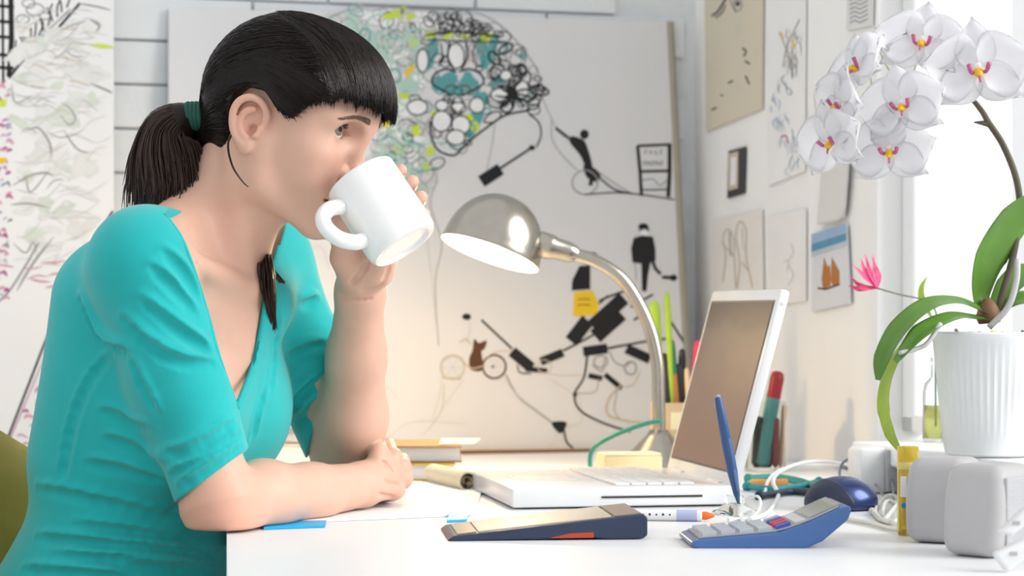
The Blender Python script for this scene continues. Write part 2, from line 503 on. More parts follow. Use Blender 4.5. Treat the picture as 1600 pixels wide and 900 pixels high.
def build_left_hand(s):
    s.rc(LW, P(566, 415, 2.358), .0245, .024, .015, 'u')
    mc = {'i': P(571, 338, 2.341), 'm': P(588, 350, 2.344), 'r': P(602, 366, 2.344), 'l': P(610, 386, 2.342)}
    base = {'i': P(553, 418, 2.355), 'm': P(562, 420, 2.358), 'r': P(573, 422, 2.358), 'l': P(584, 424, 2.356)}
    for q in 'imrl': s.rc(base[q], mc[q], .0165, .0112, .010)
    finger(s, [mc['i'], P(606, 291, 2.333), P(622, 270, 2.312), P(626, 266, 2.292)], .0080)
    finger(s, [mc['m'], P(627, 308, 2.334), P(640, 290, 2.310), P(644, 284, 2.288)], .0083)
    finger(s, [mc['r'], P(641, 330, 2.330), P(654, 313, 2.308), P(658, 308, 2.286)], .0080)
    finger(s, [mc['l'], P(643, 358, 2.326), P(658, 341, 2.306), P(664, 334, 2.286)], .0068)
    # thumb: ball of the thumb, then up into the handle
    s.chain([P(560, 430, 2.355), P(540, 402, 2.342), P(536, 372, 2.328), P(541, 345, 2.310)], [.0205, .0150, .0108, .0092], .008)
    s.rc(P(590, 425, 2.345), P(600, 398, 2.330), .016, .012, .012)      # heel of the hand under the mug
def build_torso(s, o=0.0, cloth=False):
    s.ell(T(.0, 0, -.14), V3(.088, .130, .165) + o, TAX, .04)
    s.ell(T(-.012, 0, -.035), V3(.066, .140, .062) + o, TAX, .04)
    s.ell(T(-.012, 0, -.30), V3(.090, .125, .15) + o, TAX, .05)
    s.ell(T(-.03, 0, -.47), V3(.115, .165, .13) + o, TAX, .06)
    for q in (-1, 1):
        s.ell(T(.046, q * .064, -.160), V3(.052, .060, .066) + o, TAX, .035)
        s.rc(T(-.02, q * .03, .028 if cloth else .045), (RS if q < 0 else LS) + V3(0, 0, .002), .026 + o, .030 + o, .04)      # trapezius
        s.rc(T(-.06, q * .07, -.06), T(-.05, q * .06, -.22), .055 + o, .05 + o, .05)                          # shoulder blade, back
    if not cloth:
        for q in (-1, 1):
            s.rc(T(.062, q * .02, -.012), T(.03, q * .135, .016), .007, .008, .022)      # collar bones

BODY = SDF()
build_torso(BODY)
build_head(BODY)
for q in (-1, 1): build_ear(BODY, q)
ARMS = SDF(); build_arms(ARMS); build_right_hand(ARMS); build_left_hand(ARMS)
ARMS.fn(lambda p: (DESK + .0027 - p[:, 2]).astype(np.float32), (RE + LE) / 2, .4, .004, 'i')      # flesh flattens where it rests on the paper and desk
RA = SDF(); LA = SDF()
# the arms join the torso at the shoulders with a wide blend; forearms and hands stay clear of torso and face
BODY.fn(lambda p: ARMS(p, .05), (RS + LE) / 2, .6, .012, 'u')

def skin_crease(pts, r=.0016, up=.0004):
    q = [BODY.trace(x, y) for x, y in pts]; c = spline([a_ + n_ * up for a_, n_ in q], 3)
    for i in range(len(c) - 1): BODY.rc(c[i], c[i + 1], r, r, .004, 's')
skin_crease([(550, 441), (562, 430), (573, 412)], .0018)
skin_crease([(566, 452), (585, 450), (602, 440)], .0012)
skin_crease([(600, 436), (606, 426), (608, 418)], .0012)
skin_crease([(530, 462), (550, 468), (578, 466)], .0010)
skin_crease([(597, 722), (606, 728), (614, 738)], .0012)
skin_crease([(600, 752), (612, 757), (622, 758)], .0012)
skin_crease([(592, 772), (602, 775), (612, 776)], .0012)
TEAL = V3(.016, .43, .435)
woman = thing('person', 'dark-haired person in a teal top leaning on the desk and drinking from a mug', 'person', (-.47, 2.34, 0.0))

def skin_tint(v):
    base = np.array([.68, .418, .318])
    c = np.tile(base, (len(v), 1))
    l = Hinv(v)
    def blob(cx, cy, cz, r, col, a):
        d = np.sqrt((l[:, 0] - cx) ** 2 + (np.abs(l[:, 1]) - cy) ** 2 + (l[:, 2] - cz) ** 2)
        w_ = np.clip(1 - d / r, 0, 1)[:, None] ** 1.2 * a
        c[:] = c * (1 - w_) + np.array(col) * w_
    blob(6.5, 3.6, -1.2, 3.4, (.70, .34, .25), .45)
    blob(8.7, 0, -.8, 1.6, (.70, .34, .25), .4)
    blob(-1.5, 8.0, 1, 3.2, (.74, .36, .26), .55)
    # lips
    yy = np.abs(l[:, 1]); zc = -4.6 + .0 * yy
    d = np.sqrt(((l[:, 2] - zc) / (1.05 * np.clip(1 - yy / 2.7, .05, 1) ** .5)) ** 2)
    w_ = (np.clip(1.25 - d, 0, 1) * (l[:, 0] > 6.8) * (yy < 2.6))[:, None] * .75
    c = c * (1 - w_) + np.array([.62, .27, .25]) * w_
    # lash line
    for q in (-1, 1):
        ly = (l[:, 1] - q * 3.15) * q; lz = l[:, 2] - 2.55 - .06 * ly; lx = l[:, 0]
        a = np.sqrt(ly * ly + (lz + 1.10) ** 2) - 1.96; b = np.sqrt(ly * ly + (lz - 1.52) ** 2) - 2.20
        e = np.maximum(a, b)
        w_ = (np.clip(1 - np.abs(e) / .13, 0, 1) * (ly > -1.05) * (ly < 1.6) * (lx > 5.6) * np.where(lz > .05, .9, .3))[:, None]
        c = c * (1 - w_) + np.array([.05, .03, .025]) * w_
    blob(7.6, 1.4, -1.6, 1.5, (.66, .32, .24), .5)
    # redder elbow and fingers
    for ctr, r, a in ((P(345, 810, 2.2), .06, .5), (P(640, 300, 2.33), .06, .5), (P(625, 740, 2.48), .05, .35), (P(541, 345, 2.34), .03, .5)):
        dd = np.linalg.norm(v - ctr, axis=1); w_ = np.clip(1 - dd / r, 0, 1)[:, None] * a
        c = c * (1 - w_) + np.array([.70, .31, .22]) * w_
    return c
v, f = BODY.mesh((-.72, 2.0, .55), (-.05, 2.68, 1.32), .0018)
skin = attr_mat('skin', .48, sss=.18, bump=.05, bscale=900, spec=.35)
body = np_mesh('body', v, f, skin, woman, skin_tint(v))

# --- eyes
for q in (-1, 1):
    c = H(5.9, q * 3.15, 2.55)
    gaze = nrm(HD(.88, -.36, .26))
    b = MB(); b.lathe(c, gaze, [(.0128 * math.sin(a), -.0128 * math.cos(a)) for a in np.linspace(0.02, math.pi - .02, 24)], 32)
    eye = b.build('eye', mat('eye_white', (.86, .84, .82), .12, var=.02), woman, smooth=True)
    b = MB(); b.lathe(c, gaze, [(.0001, .0132), (.0040, .0127), (.0067, .0112)], 32); b.build('iris', mat('iris', (.23, .20, .15), .1, var=.35, nscale=600), eye)
    b = MB(); b.lathe(c, gaze, [(.0001, .0134), (.0028, .0131)], 24); b.build('pupil', mat('pupil', (.005, .005, .005), .05, var=0), eye)

# --- the teal top
TOP = SDF()
build_torso(TOP, .006, True)
for q, S_, E_, r0, r1, r2 in ((-1, RS, RE, .053, .0465, .0415), (1, LS, LE, .052, .045, .041)):
    TOP.rc(S_, S_ + .5 * (E_ - S_), r0, r1, .035); TOP.rc(S_ + .45 * (E_ - S_), E_ , r1, r2, .02)
TOP.ell(T(.004, -.0, -.40), V3(.110, .142, .14), TAX, .05)
TOP.rc(T(.055, .045, -.03), LS + V3(0, -.01, -.005), .030, .036, .03)      # loose over the belly
RIDGES = SDF(); RIDGES.p = list(TOP.p)
def surf_runs(pts, off, per=3):
    """the drawn line dropped onto the cloth, cut where it would jump from sleeve to side"""
    c = spline([np.array((x, y, 0.)) for x, y in pts], per)
    hits = [RIDGES.trace(x, y + off) for x, y, _ in c]
    runs = [[hits[0]]]
    for h0, h1 in zip(hits[:-1], hits[1:]):
        if np.linalg.norm(h1[0] - h0[0]) > .035 or abs(h1[0][1] - h0[0][1]) > .02: runs.append([])
        runs[-1].append(h1)
    return [r_ for r_ in runs if len(r_) > 2]
def crease(pts, r=.0026, ridge=.0045, off=7):
    """a valley in the cloth with a soft roll just above it"""
    for hits in surf_runs(pts, -off):
        n_ = len(hits); rr = ridge * np.sin(np.linspace(.2, math.pi - .2, n_)) + .0006
        c = [a_ - nn * .0016 for a_, nn in hits]
        for i in range(n_ - 1): TOP.rc(c[i], c[i + 1], rr[i], rr[i + 1], .011, 'u')
    for hits in surf_runs(pts, 0):
        n_ = len(hits); dp = (1 - np.sin(np.linspace(.05, math.pi - .05, n_))) * .0022
        c = [a_ + nn * (.0052 - r * .55) for a_, nn in hits]
        for i in range(n_ - 1): TOP.rc(c[i], c[i + 1], .005 - dp[i], .005 - dp[i + 1], .007, 's')
# sleeve and armpit
crease([(128, 470), (150, 512), (176, 540), (205, 552)], .003, .006)
crease([(196, 500), (240, 545), (285, 568), (328, 570)], .003, .006, 8)
crease([(222, 470), (262, 505), (300, 535), (322, 548)], .0024, .005)
crease([(238, 420), (272, 455), (304, 492)], .0022, .0045)
crease([(255, 395), (284, 428), (308, 466)], .002, .004)
crease([(205, 560), (222, 600), (245, 645)], .002, .004)
crease([(268, 745), (300, 730), (340, 708), (372, 682)], .0022, .0045)
crease([(258, 712), (295, 705), (335, 684), (362, 662)], .0018, .004)
crease([(283, 762), (318, 742), (350, 722), (376, 700)], .0022, .004, 6)
# side seam and gathered waist
crease([(176, 552), (140, 600), (116, 660), (104, 720), (98, 745)], .0016, .003, 3)
crease([(42, 762), (100, 772), (180, 790), (260, 806), (318, 812)], .002, .0035, 6)
for y0, x0, x1, sag in ((648, 160, 232, 20), (690, 170, 262, 30), (728, 140, 270, 22), (826, 120, 318, 22), (846, 60, 200, 10), (858, 190, 338, 14), (874, 90, 300, 10), (888, 200, 340, 6), (896, 40, 190, 8)):
    crease([(x0, y0 - 4), (x0 + (x1 - x0) * .33, y0 + sag * .2), (x0 + (x1 - x0) * .67, y0 + sag * .7), (x1, y0 + sag)], .0022 if y0 > 800 else .0014, .0045 if y0 > 800 else .003, 6)
# front panels and the far sleeve
crease([(412, 610), (400, 650), (392, 690)], .002, .004, 0)
crease([(432, 480), (428, 560), (420, 620)], .002, .004, 0)
crease([(446, 560), (478, 548), (508, 540)], .0026, .005)
crease([(448, 625), (476, 612), (500, 590)], .0024, .0045)
crease([(455, 665), (478, 650), (494, 628)], .0022, .004)
crease([(455, 470), (476, 475), (494, 470)], .0022, .0045)
TOP0 = SDF(); TOP0.p = list(TOP.p)
# neckline: a V cut through the front, and the hole for the neck
VEE = np.array([(258, 335), (285, 372), (306, 425), (326, 490), (345, 560), (372, 636), (395, 575), (408, 520), (416, 470), (424, 425), (440, 372), (470, 250), (300, 250)], float)
def poly_sd(x, y, V):
    d = np.full(len(x), 1e9); sgn = np.ones(len(x)); n = len(V); j = n - 1
    for i in range(n):
        ex, ey = V[j] - V[i]; wx, wy = x - V[i, 0], y - V[i, 1]
        t = np.clip((wx * ex + wy * ey) / (ex * ex + ey * ey), 0, 1)
        bx, by = wx - ex * t, wy - ey * t
        d = np.minimum(d, bx * bx + by * by)
        c1 = y >= V[i, 1]; c2 = y < V[j, 1]; c3 = ex * wy > ey * wx
        al = (c1 & c2 & c3) | (~c1 & ~c2 & ~c3)
        sgn = np.where(al, -sgn, sgn); j = i
    return sgn * np.sqrt(d)
def vcut(p):
    x = 800 + FPX * p[:, 0] / p[:, 1]; y = HZ - FPX * (p[:, 2] - CAMZ) / p[:, 1]
    d = poly_sd(x, y, VEE) * 2.3 / FPX
    fr = (p - MS) @ TF
    return np.maximum(d, .0 - fr)
TOP.fn(vcut, T(.05, 0, -.05), .45, .002, 's')
TOP.rc(T(-.035, 0, .03), T(.02, 0, .14), .060, .075, .004, 's')
def hem(S_, E_, c, a):
    a = nrm(a)
    def fn(p):
        q = p - c; ax = nrm(E_ - S_)
        rad = np.linalg.norm(q - (q @ ax)[:, None] * ax, axis=1)
        return np.maximum(-(q @ a), rad - .085)
    return fn
TOP.fn(hem(RS, RE, P(336, 740, 2.225), V3(.60, 0, -.80)), P(345, 790, 2.225), .16, .003, 's')
TOP.fn(hem(LS, LE, P(500, 645, 2.50), V3(.955, 0, -.29)), P(560, 690, 2.51), .14, .003, 's')
v, f = TOP.mesh((-.74, 2.0, .56), (-.05, 2.68, 1.16), .0022)
tint = np.tile(TEAL, (len(v), 1))
cloth = attr_mat('teal_jersey', .85, bump=.25, bscale=1300, sheen=.25, spec=.2)
top = np_mesh('knit_top', v, f, cloth, woman, tint); top['label'] = 'teal jersey top with crossed V neckline and elbow sleeves'
def seam_band(pts, r, name, closed=False, flat=True, inset=.0015):
    q = [TOP0.trace(x, y) for x, y in pts]
    c = spline([a - n * inset for a, n in q], 6)
    b = MB(); b.tube(c, r, 8); return b.build(name, mat('teal_band', tuple(TEAL * .97), .85, var=.06, nscale=300), top, smooth=True)
seam_band([(257, 334), (284, 372), (305, 425), (325, 490), (344, 560), (372, 638)], .0028, 'neckline_band')
seam_band([(372, 638), (396, 575), (409, 520), (417, 470), (425, 425), (438, 385)], .0028, 'neckline_band')

# --- trousers and legs under the desk
LEG = SDF()
for q in (-1, 1):
    hip = T(-.02, q * .085, -.50); knee = hip + V3(.40, -.10, -.03) + TL * q * .05; foot = knee + V3(-.06, 0, -.40); foot[2] = .05
    LEG.ell(T(-.02, 0, -.52), V3(.135, .178, .10), TAX, .05)
    LEG.rc(hip, knee, .085, .062, .04); LEG.rc(knee, foot, .06, .042, .03); LEG.rc(foot, foot + V3(.15, -.05, -.01), .038, .03, .02)
v, f = LEG.mesh((-.78, 1.95, .0), (.25, 2.8, .72), .008)
np_mesh('trousers', v, f, mat('navy_cotton', (.012, .016, .03), .8, bump=.2), woman)
# --- hair
HAIRC = (.011, .0068, .0055)
hairm = mat('dark_brown_hair', HAIRC, .42, var=.35, nscale=60, coat=.0)
for _h in (hairm,): _h.node_tree.nodes['Principled BSDF'].inputs['Specular IOR Level'].default_value = .32
hairm2 = mat('brown_hair_ends', (.03, .013, .008), .4, var=.3, nscale=60)
# side view of the hairline in head centimetres: hair lies behind and above it
FACE = np.array([(14, 5.8), (9.5, 5.8), (7.6, 6.0), (5.6, 6.0), (4.5, 5.4), (3.8, 4.2), (3.0, 3.0), (2.1, 3.0), (1.2, 3.5), (.6, 3.9), (-.6, 4.1),
                 (-2.4, 3.9), (-3.4, 2.8), (-3.5, 0), (-3.2, -2.0), (-3.4, -3.8), (-4.6, -4.9), (-14, -5.4), (-14, -14), (14, -14)], float)
HAIR = SDF()
HAIR.ell(H(.2, 0, 4.2), V3(9.3, 7.9, 8.45) * .01, HAX, .01)
HAIR.ell(H(3.6, 0, 4.6), V3(6.1, 6.8, 6.3) * .01, HAX, .03)
HAIR.ell(H(-2.6, 0, 3.6), V3(6.6, 7.3, 7.3) * .01, HAX, .03)
HAIR.rc(H(-3.8, 0, -.6), H(-6.6, 0, -1.7), .052, .022, .03)
HAIR.rc(H(-6.2, 0, -1.6), H(-8.7, 0, -2.1), .028, .014, .02)
HAIR0 = SDF(); HAIR0.p = list(HAIR.p)
def facecut(p):
    l = Hinv(p)
    return (poly_sd(l[:, 0], l[:, 2], FACE) * .01).astype(np.float32)
HAIR.fn(facecut, H(3, 0, -3), .25, .004, 's')
v, f = HAIR.mesh((-.42, 2.15, .98), (-.05, 2.5, 1.32), .0026)
hair = np_mesh('hair', v, f, hairm, woman); hair['label'] = 'dark brown hair combed back with a straight fringe'
def to_surf(S, off):
    sh = S.shape; p = S.reshape(-1, 3).astype(np.float32).copy(); o = np.broadcast_to(off, sh[:2]).reshape(-1)
    for _ in range(3):
        d = HAIR0(p, .08) - o; g = HAIR0.grad(p, .002); p = p - np.clip(d, -.03, .03)[:, None] * g / np.maximum((g * g).sum(1), .2)[:, None]
    return p.reshape(sh)
def slerp_path(a, b, m, c):
    """arc from a to b (n,3) about centre c"""
    u = a - c; w_ = b - c; lu = np.linalg.norm(u, axis=1); lw = np.linalg.norm(w_, axis=1)
    un = u / lu[:, None]; wn = w_ / lw[:, None]
    om = np.arccos(np.clip((un * wn).sum(1), -.999, .999))[:, None]
    out = []
    for t in np.linspace(0, 1, m):
        d = (np.sin((1 - t) * om) * un + np.sin(t * om) * wn) / np.sin(om)
        out.append(c + d * (lu * (1 - t) + lw * t)[:, None])
    return np.stack(out, 1)
# combed back: from the hairline to the hair tie
line = [(5.4, 6.0), (4.6, 5.4), (3.9, 4.3), (3.1, 3.2), (2.1, 3.2), (1.2, 3.7), (.5, 4.3), (-.7, 4.8), (-2.4, 4.5), (-3.5, 2.8), (-3.6, 0), (-3.3, -2.0), (-3.5, -3.8), (-4.4, -5.3)]
ls = spline([np.array((x, 0, z)) for x, z in line], 6)
n = 3600; m = 14
st = ls[RNG.integers(0, len(ls), n)] + RNG.normal(0, .22, (n, 3)); st[:, 1] = np.where(RNG.random(n) < .72, -6, 6)
# more roots along the side of the crown, behind the fringe
k = 1400
cr = np.stack([RNG.uniform(1.5, 5.5, k), np.zeros(k), np.zeros(k)], 1); ang = RNG.uniform(-1.35, 1.1, k)
cr[:, 1] = np.sin(ang) * 8; cr[:, 2] = 4 + np.cos(ang) * 8.5
st = np.concatenate([st, cr]); n = len(st)
A = HC + .01 * (st @ np.stack([HF, HL, HU]))
tie = H(-8.7, 0, -2.1)
Bp = tie + RNG.normal(0, .004, (n, 3))
wz = 5.0 + np.maximum(0, st[:, 2] - 3.2) * .75
WP = HC + .01 * (np.stack([np.full(n, -1.8), np.sign(st[:, 1]) * 7.6, wz], 1) @ np.stack([HF, HL, HU]))
two = (st[:, 0] > -1.2) & (st[:, 2] < 8)
S = slerp_path(A, Bp, m, H(-1.0, 0, 2.5))
S2 = np.concatenate([slerp_path(A, WP, m // 2 + 1, H(-1.0, 0, 2.5))[:, :-1], slerp_path(WP, Bp, m - m // 2, H(-1.0, 0, 2.5))], 1)
for _ in range(2): S2[:, 1:-1] = (S2[:, :-2] + S2[:, 2:] + 2 * S2[:, 1:-1]) / 4
S[two] = S2[two]
off = RNG.uniform(-.0012, .0016, n)[:, None] * np.ones(m)
S = to_surf(S, off)
S[:, -1] = Bp; S[:, -2] = (S[:, -2] + Bp * .6 + S[:, -3] * .4) / 2
ll = Hinv(S.reshape(-1, 3)).reshape(S.shape); eb = ((ll[..., 0] > -3.2) & (ll[..., 0] < .9) & (ll[..., 2] > -2.8) & (ll[..., 2] < 3.7) & (np.abs(ll[..., 1]) > 6.4)).any(1)
S = S[~eb]
rad = np.sin(np.linspace(.35, math.pi - .2, m)) * .00052 + .00012
v, f = strands_mesh(S, rad, 3)
o = np_mesh('hair_strands', v, f, hairm, hair); o['kind'] = 'stuff'
# fringe: from the crown forward over the forehead
n = 3600; m = 14
fy = np.where(RNG.random(n) < .3, RNG.uniform(-8.0, -5.5, n), RNG.uniform(-6.3, 6.2, n))
root = np.stack([RNG.uniform(-5, 3.5, n), fy * .5 + RNG.normal(0, .5, n), 12.4 - .0 * fy], 1)
ex = 9.3 * np.sqrt(np.clip(1 - (fy / 8.6) ** 2, .05, 1)) + .2
ez = 5.75 - .12 * np.maximum(fy, 0) + .35 * RNG.standard_normal(n) * .8 + np.where(fy < 0, (-fy) * .03, 0) + .22 * np.sin(fy * 3.1) + .22 * np.sin(fy * 7.3 + 1)
ez = ez - 1.1 * np.clip(-fy - 6.2, 0, 2)
end = np.stack([ex, fy, ez], 1)
mat3 = np.stack([HF, HL, HU])
S = slerp_path(HC + .01 * (root @ mat3), HC + .01 * (end @ mat3), m, H(0, 0, 3.5))
eg = np.clip((fy + 8.2) / 3.5, 0, 1)
S = to_surf(S, (RNG.uniform(-.0005, .0032, n) * eg - .0012 * (1 - eg))[:, None] * np.ones(m))
S[:, -1] += .002 * (RNG.standard_normal((n, 3)) * .4) 
rad = np.concatenate([np.linspace(.0002, .0006, m - 4), [.0006, .00055, .0004, .0001]])
v, f = strands_mesh(S, rad, 3)
o = np_mesh('fringe', v, f, hairm, hair); o['kind'] = 'stuff'
# ponytail
PD = 2.335
ctr = spline([P(303, 183, PD), P(280, 187, PD), P(262, 212, PD), P(262, 255, PD), P(264, 300, PD), P(256, 350, PD)], 4)
wid = np.interp(np.linspace(0, 1, len(ctr)), [0, .12, .3, .55, .8, 1], [.009, .014, .026, .036, .038, .034])
PT = SDF()
for i in range(len(ctr) - 2): PT.rc(ctr[i], ctr[i + 1], wid[i] * .62, wid[i + 1] * .62, .012)
v, f = PT.mesh((-.45, 2.2, .98), (-.25, 2.45, 1.22), .004)
pony = np_mesh('ponytail', v, f, hairm, woman)
n = 1500; m = len(ctr)
ph = RNG.uniform(0, 2 * math.pi, n); rr = np.sqrt(RNG.uniform(.25, 1.0, n))
tt = np.gradient(ctr, axis=0); tt /= np.linalg.norm(tt, axis=1)[:, None]
side = np.stack([nrm(np.cross(t_, V3(0, 1, 0))) for t_ in tt])
offs = (np.cos(ph) * rr)[:, None, None] * side[None] + (np.sin(ph) * rr)[:, None, None] * V3(0, 1, 0)
ln = RNG.uniform(.72, 1.0, n)
S = ctr[None] + offs * wid[None, :, None]
S = S + (RNG.standard_normal((n, 1, 3)) * .006) * np.linspace(0, 1, m)[None, :, None] ** 2
S[:, :, 0] += .004 * np.sin(np.linspace(0, 7, m)[None] + (ph * 2.0)[:, None].round() * .9) * np.linspace(0, 1, m)[None]
# resample to each strand's own length
idx = np.linspace(0, 1, m)[None] * ln[:, None] * (m - 1)
i0 = np.clip(idx.astype(int), 0, m - 2); fr = (idx - i0)[..., None]
S = S[np.arange(n)[:, None], i0] * (1 - fr) + S[np.arange(n)[:, None], i0 + 1] * fr
rad = np.interp(np.linspace(0, 1, m), [0, .2, .8, 1], [.0006, .0008, .0007, .00015])
v, f = strands_mesh(S, rad, 4)
o = np_mesh('ponytail_strands', v, f, hairm2, pony); o['kind'] = 'stuff'
# flyaway ends lying back over the tie
n = 90
e0 = P(300, 180, PD); S = []
for i in range(n):
    a = e0 + RNG.normal(0, .004, 3); e = P(226 + RNG.uniform(-4, 22), 212 + RNG.uniform(-22, 20), PD + RNG.uniform(-.02, .02))
    mid = P(255, 172 + RNG.uniform(-3, 10), PD + RNG.uniform(-.015, .015))
    S.append(spline([a, mid, e], 6))
v, f = strands_mesh(np.array(S), np.linspace(.0011, .0002, len(S[0])), 4)
o = np_mesh('ponytail_strands', v, f, hairm, pony); o['kind'] = 'stuff'
# hair tie
b = MB(); c0 = P(304, 182, PD); ax = nrm(P(320, 181, PD) - P(288, 182, PD))
for i in range(4):
    prof = [(.0125 + .0038 * math.cos(a), .0038 * math.sin(a) + (i - 1.5) * .0042) for a in np.linspace(0, 2 * math.pi, 9)[:-1]]
    b.lathe(c0, ax, prof, 20, closed=True)
b.build('hair_tie', mat('dark_green_elastic', (.012, .085, .06), .7, bump=.4), woman, smooth=True)
# loose lock by the ear, and the lock falling over the left shoulder
def lock(name, pts, n, w0, mt, r=.0008, parent=None):
    c = spline(pts, 5); m_ = len(c); S = []
    prof = np.sin(np.linspace(.3, math.pi - .1, m_))
    for i in range(n):
        o_ = RNG.normal(0, 1, 3) * w0
        S.append(c + o_[None] * prof[:, None] + RNG.normal(0, w0 * .5, 3)[None] * np.linspace(0, 1, m_)[:, None] ** 2)
    v, f = strands_mesh(np.array(S), np.linspace(r, r * .25, m_), 4)
    return np_mesh(name, v, f, mt, parent)
lock('hair_lock', [H(-2.4, -7.1, -.6), P(356, 225, 2.262), P(362, 258, 2.262), P(378, 283, 2.262), P(388, 292, 2.262)], 9, .0005, hairm, .0005, hair)
def on_her(px, py, out=.004):
    a_ = min(BODY.trace(px, py)[0][1], TOP.trace(px, py)[0][1]); return P(px, py, a_ - out)
lock('hair_lock', [P(417, 384, 2.44)] + [on_her(x, y) for x, y in ((416, 410), (418, 440), (422, 475), (427, 512))], 130, .0036, hairm2, .0009, hair)
lock('hair_lock', [on_her(x, y) for x, y in ((416, 412), (424, 424), (436, 437), (446, 441))], 16, .002, hairm2, .0007, hair)
# eyebrows
def headhit(l, out=.0006):
    """point on the face under a head-space (y, z), seen from in front"""
    t = np.arange(0, 8, .04); p = H(0, l[0], l[1]) + .01 * (11 - t)[:, None] * HF; d = FACEB(p)
    i = np.nonzero(d < 0)[0]; return p[i[0]] + HF * out
FACEB = SDF(); FACEB.p = [q_ for q_ in BODY.p if np.linalg.norm(q_[1] - H(4, 0, 3)) < .09]
for q in (-1, 1):
    S = []
    for i in range(150):
        t = RNG.random(); y = 1.3 + 3.6 * t; z = 4.35 + .38 * math.sin(t * 2.3) - .62 * t ** 2 + RNG.uniform(-.30, .30) * (1 - .7 * t)
        L = .55
        S.append([headhit((q * (y + L * s_), z + (.22 * (1 - t) - .12 * t) * s_), .0005 + .0006 * math.sin(s_ * 3.1)) for s_ in (0, .5, 1)])
    v, f = strands_mesh(np.array(S), np.array([.00022, .00026, .0001]), 3)
    np_mesh('eyebrow', v, f, mat('brow_soft', (.20, .12, .085), .7), woman)
    # lashes of the upper lid
    S = []
    for i in range(30):
        y = -.6 + 2.0 * i / 29; z = math.sqrt(max(0, 1.96 ** 2 - y * y)) - 1.10 + .06 * y
        x = math.sqrt(max(.05, 1.5 ** 2 - y * y - z * z))
        b0 = H(5.9 + x, q * (3.15 + y), 2.55 + z)
        out = HD(.75, q * (.25 * y + .1), .35)
        S.append([b0, b0 + out * .0022, b0 + out * .0038 + HU * .0012])
    v, f = strands_mesh(np.array(S), np.array([.00022, .00018, .00006]), 3)
    np_mesh('eyelashes', v, f, mat('brow_hair', (.05, .03, .022), .6), woman)

# ================================================================== the mug
mug = thing('mug', 'white ceramic mug tilted to the mouth of the drinking person', 'mug', MUG_BASE)
cer = mat('white_ceramic', (.86, .87, .86), .14, var=.01, coat=.3)
r = MUG_R; h = MUG_H
prof = [(.0001, .003), (r - .012, .003), (r - .009, .0), (r - .004, .0005), (r - .0012, .004), (r, .010), (r, h - .003), (r - .0008, h - .0008), (r - .002, h), (r - .0032, h - .001), (r - .0038, h - .004), (r - .004, .012), (r - .010, .006), (.0001, .006)]
MB().lathe(MUG_BASE, MUG_AX, prof, 64).build('mug_body', cer, mug, autos=45)
img_perp = nrm(P(512, 308, 2.31) - P(612, 245, 2.31)); img_perp = nrm(img_perp - MUG_AX * np.dot(img_perp, MUG_AX))
tocam = nrm(np.cross(MUG_AX, img_perp)); tocam = tocam * (-1 if tocam[1] > 0 else 1)
hd = nrm(img_perp * .80 + tocam * .60)
def M_(rad, al): return MUG_BASE + MUG_AX * al + hd * rad
c = spline([M_(r - .002, h * .74), M_(r + .014, h * .77), M_(r + .0265, h * .70), M_(r + .030, h * .56), M_(r + .024, h * .39), M_(r + .011, h * .28), M_(r - .002, h * .26)], 6)
b = MB(); b.tube(c, .0082, 16, up=np.cross(MUG_AX, hd)); b.build('handle', cer, mug, smooth=True)
# ================================================================== the room
wallm = mat('white_plaster', (.84, .84, .83), .9, var=.015, nscale=6, bump=.08, bscale=60)
def struct(o): o['kind'] = 'structure'; return o
def room(u, w_, z=0.0):
    """u: along the back wall to the right of the corner, w_: along the right wall towards the camera"""
    return CORNER + UX * u + WX * w_ + ZX * z
RAX = (UX, WX, ZX)
b = MB(); b.box(room(-.7, 1.9, -.02), (4.4, 4.6, .04), RAX)
struct(b.build('floor', mat('grey_floor', (.42, .40, .38), .6, var=.05)))
# back wall of white painted blocks
b = MB(); b.box(room(-1.05, -.055, 1.2), (2.4, .09, 2.4), RAX)
wall_back = struct(b.build('wall_back', mat('mortar_white', (.68, .70, .72), .9, bump=.2), loc=room(-1.05, 0, 0)))
brickm = mat('white_painted_block', (.70, .725, .745), .75, var=.03, nscale=12, bump=.25, bscale=120)
BW, BH = .235, .0665
bm_ = MB(); bm_.box((0, 0, 0), (BW - .004, .012, BH - .0035), RAX, .0025)
brick_me = None
z0 = .60
for r_ in range(14):
    for c_ in range(7):
        u = -.02 - BW / 2 - c_ * BW - (BW / 2 if r_ % 2 else 0) ; z = z0 + r_ * BH
        if brick_me is None:
            o = bm_.build('brick', brickm, None); brick_me = o.data
        else:
            o = bpy.data.objects.new('brick', brick_me); COL.objects.link(o)
        o.parent = wall_back; pos = room(u, -.006 + RNG.uniform(-.0012, .0012), z) - parent_loc(wall_back); o.location = tuple(pos)
# right wall with the window opening
S0, S1, ZB, ZT = .66, 2.6, .797, 2.15
TH_ = .20
def rwall(name, w0, w1, za, zb, parent=None):
    b = MB(); b.box(room(TH_ / 2, (w0 + w1) / 2, (za + zb) / 2), (TH_, w1 - w0, zb - za), RAX); return b
b = MB()
for w0, w1, za, zb in ((-.1, S0, 0, 2.4), (S0, S1, 0, ZB - .024), (S0, S1, ZT, 2.4), (S1, 3.7, 0, 2.4)):
    b.box(room(TH_ / 2, (w0 + w1) / 2, (za + zb) / 2), (TH_, w1 - w0, zb - za), RAX)
struct(b.build('wall_right', wallm))
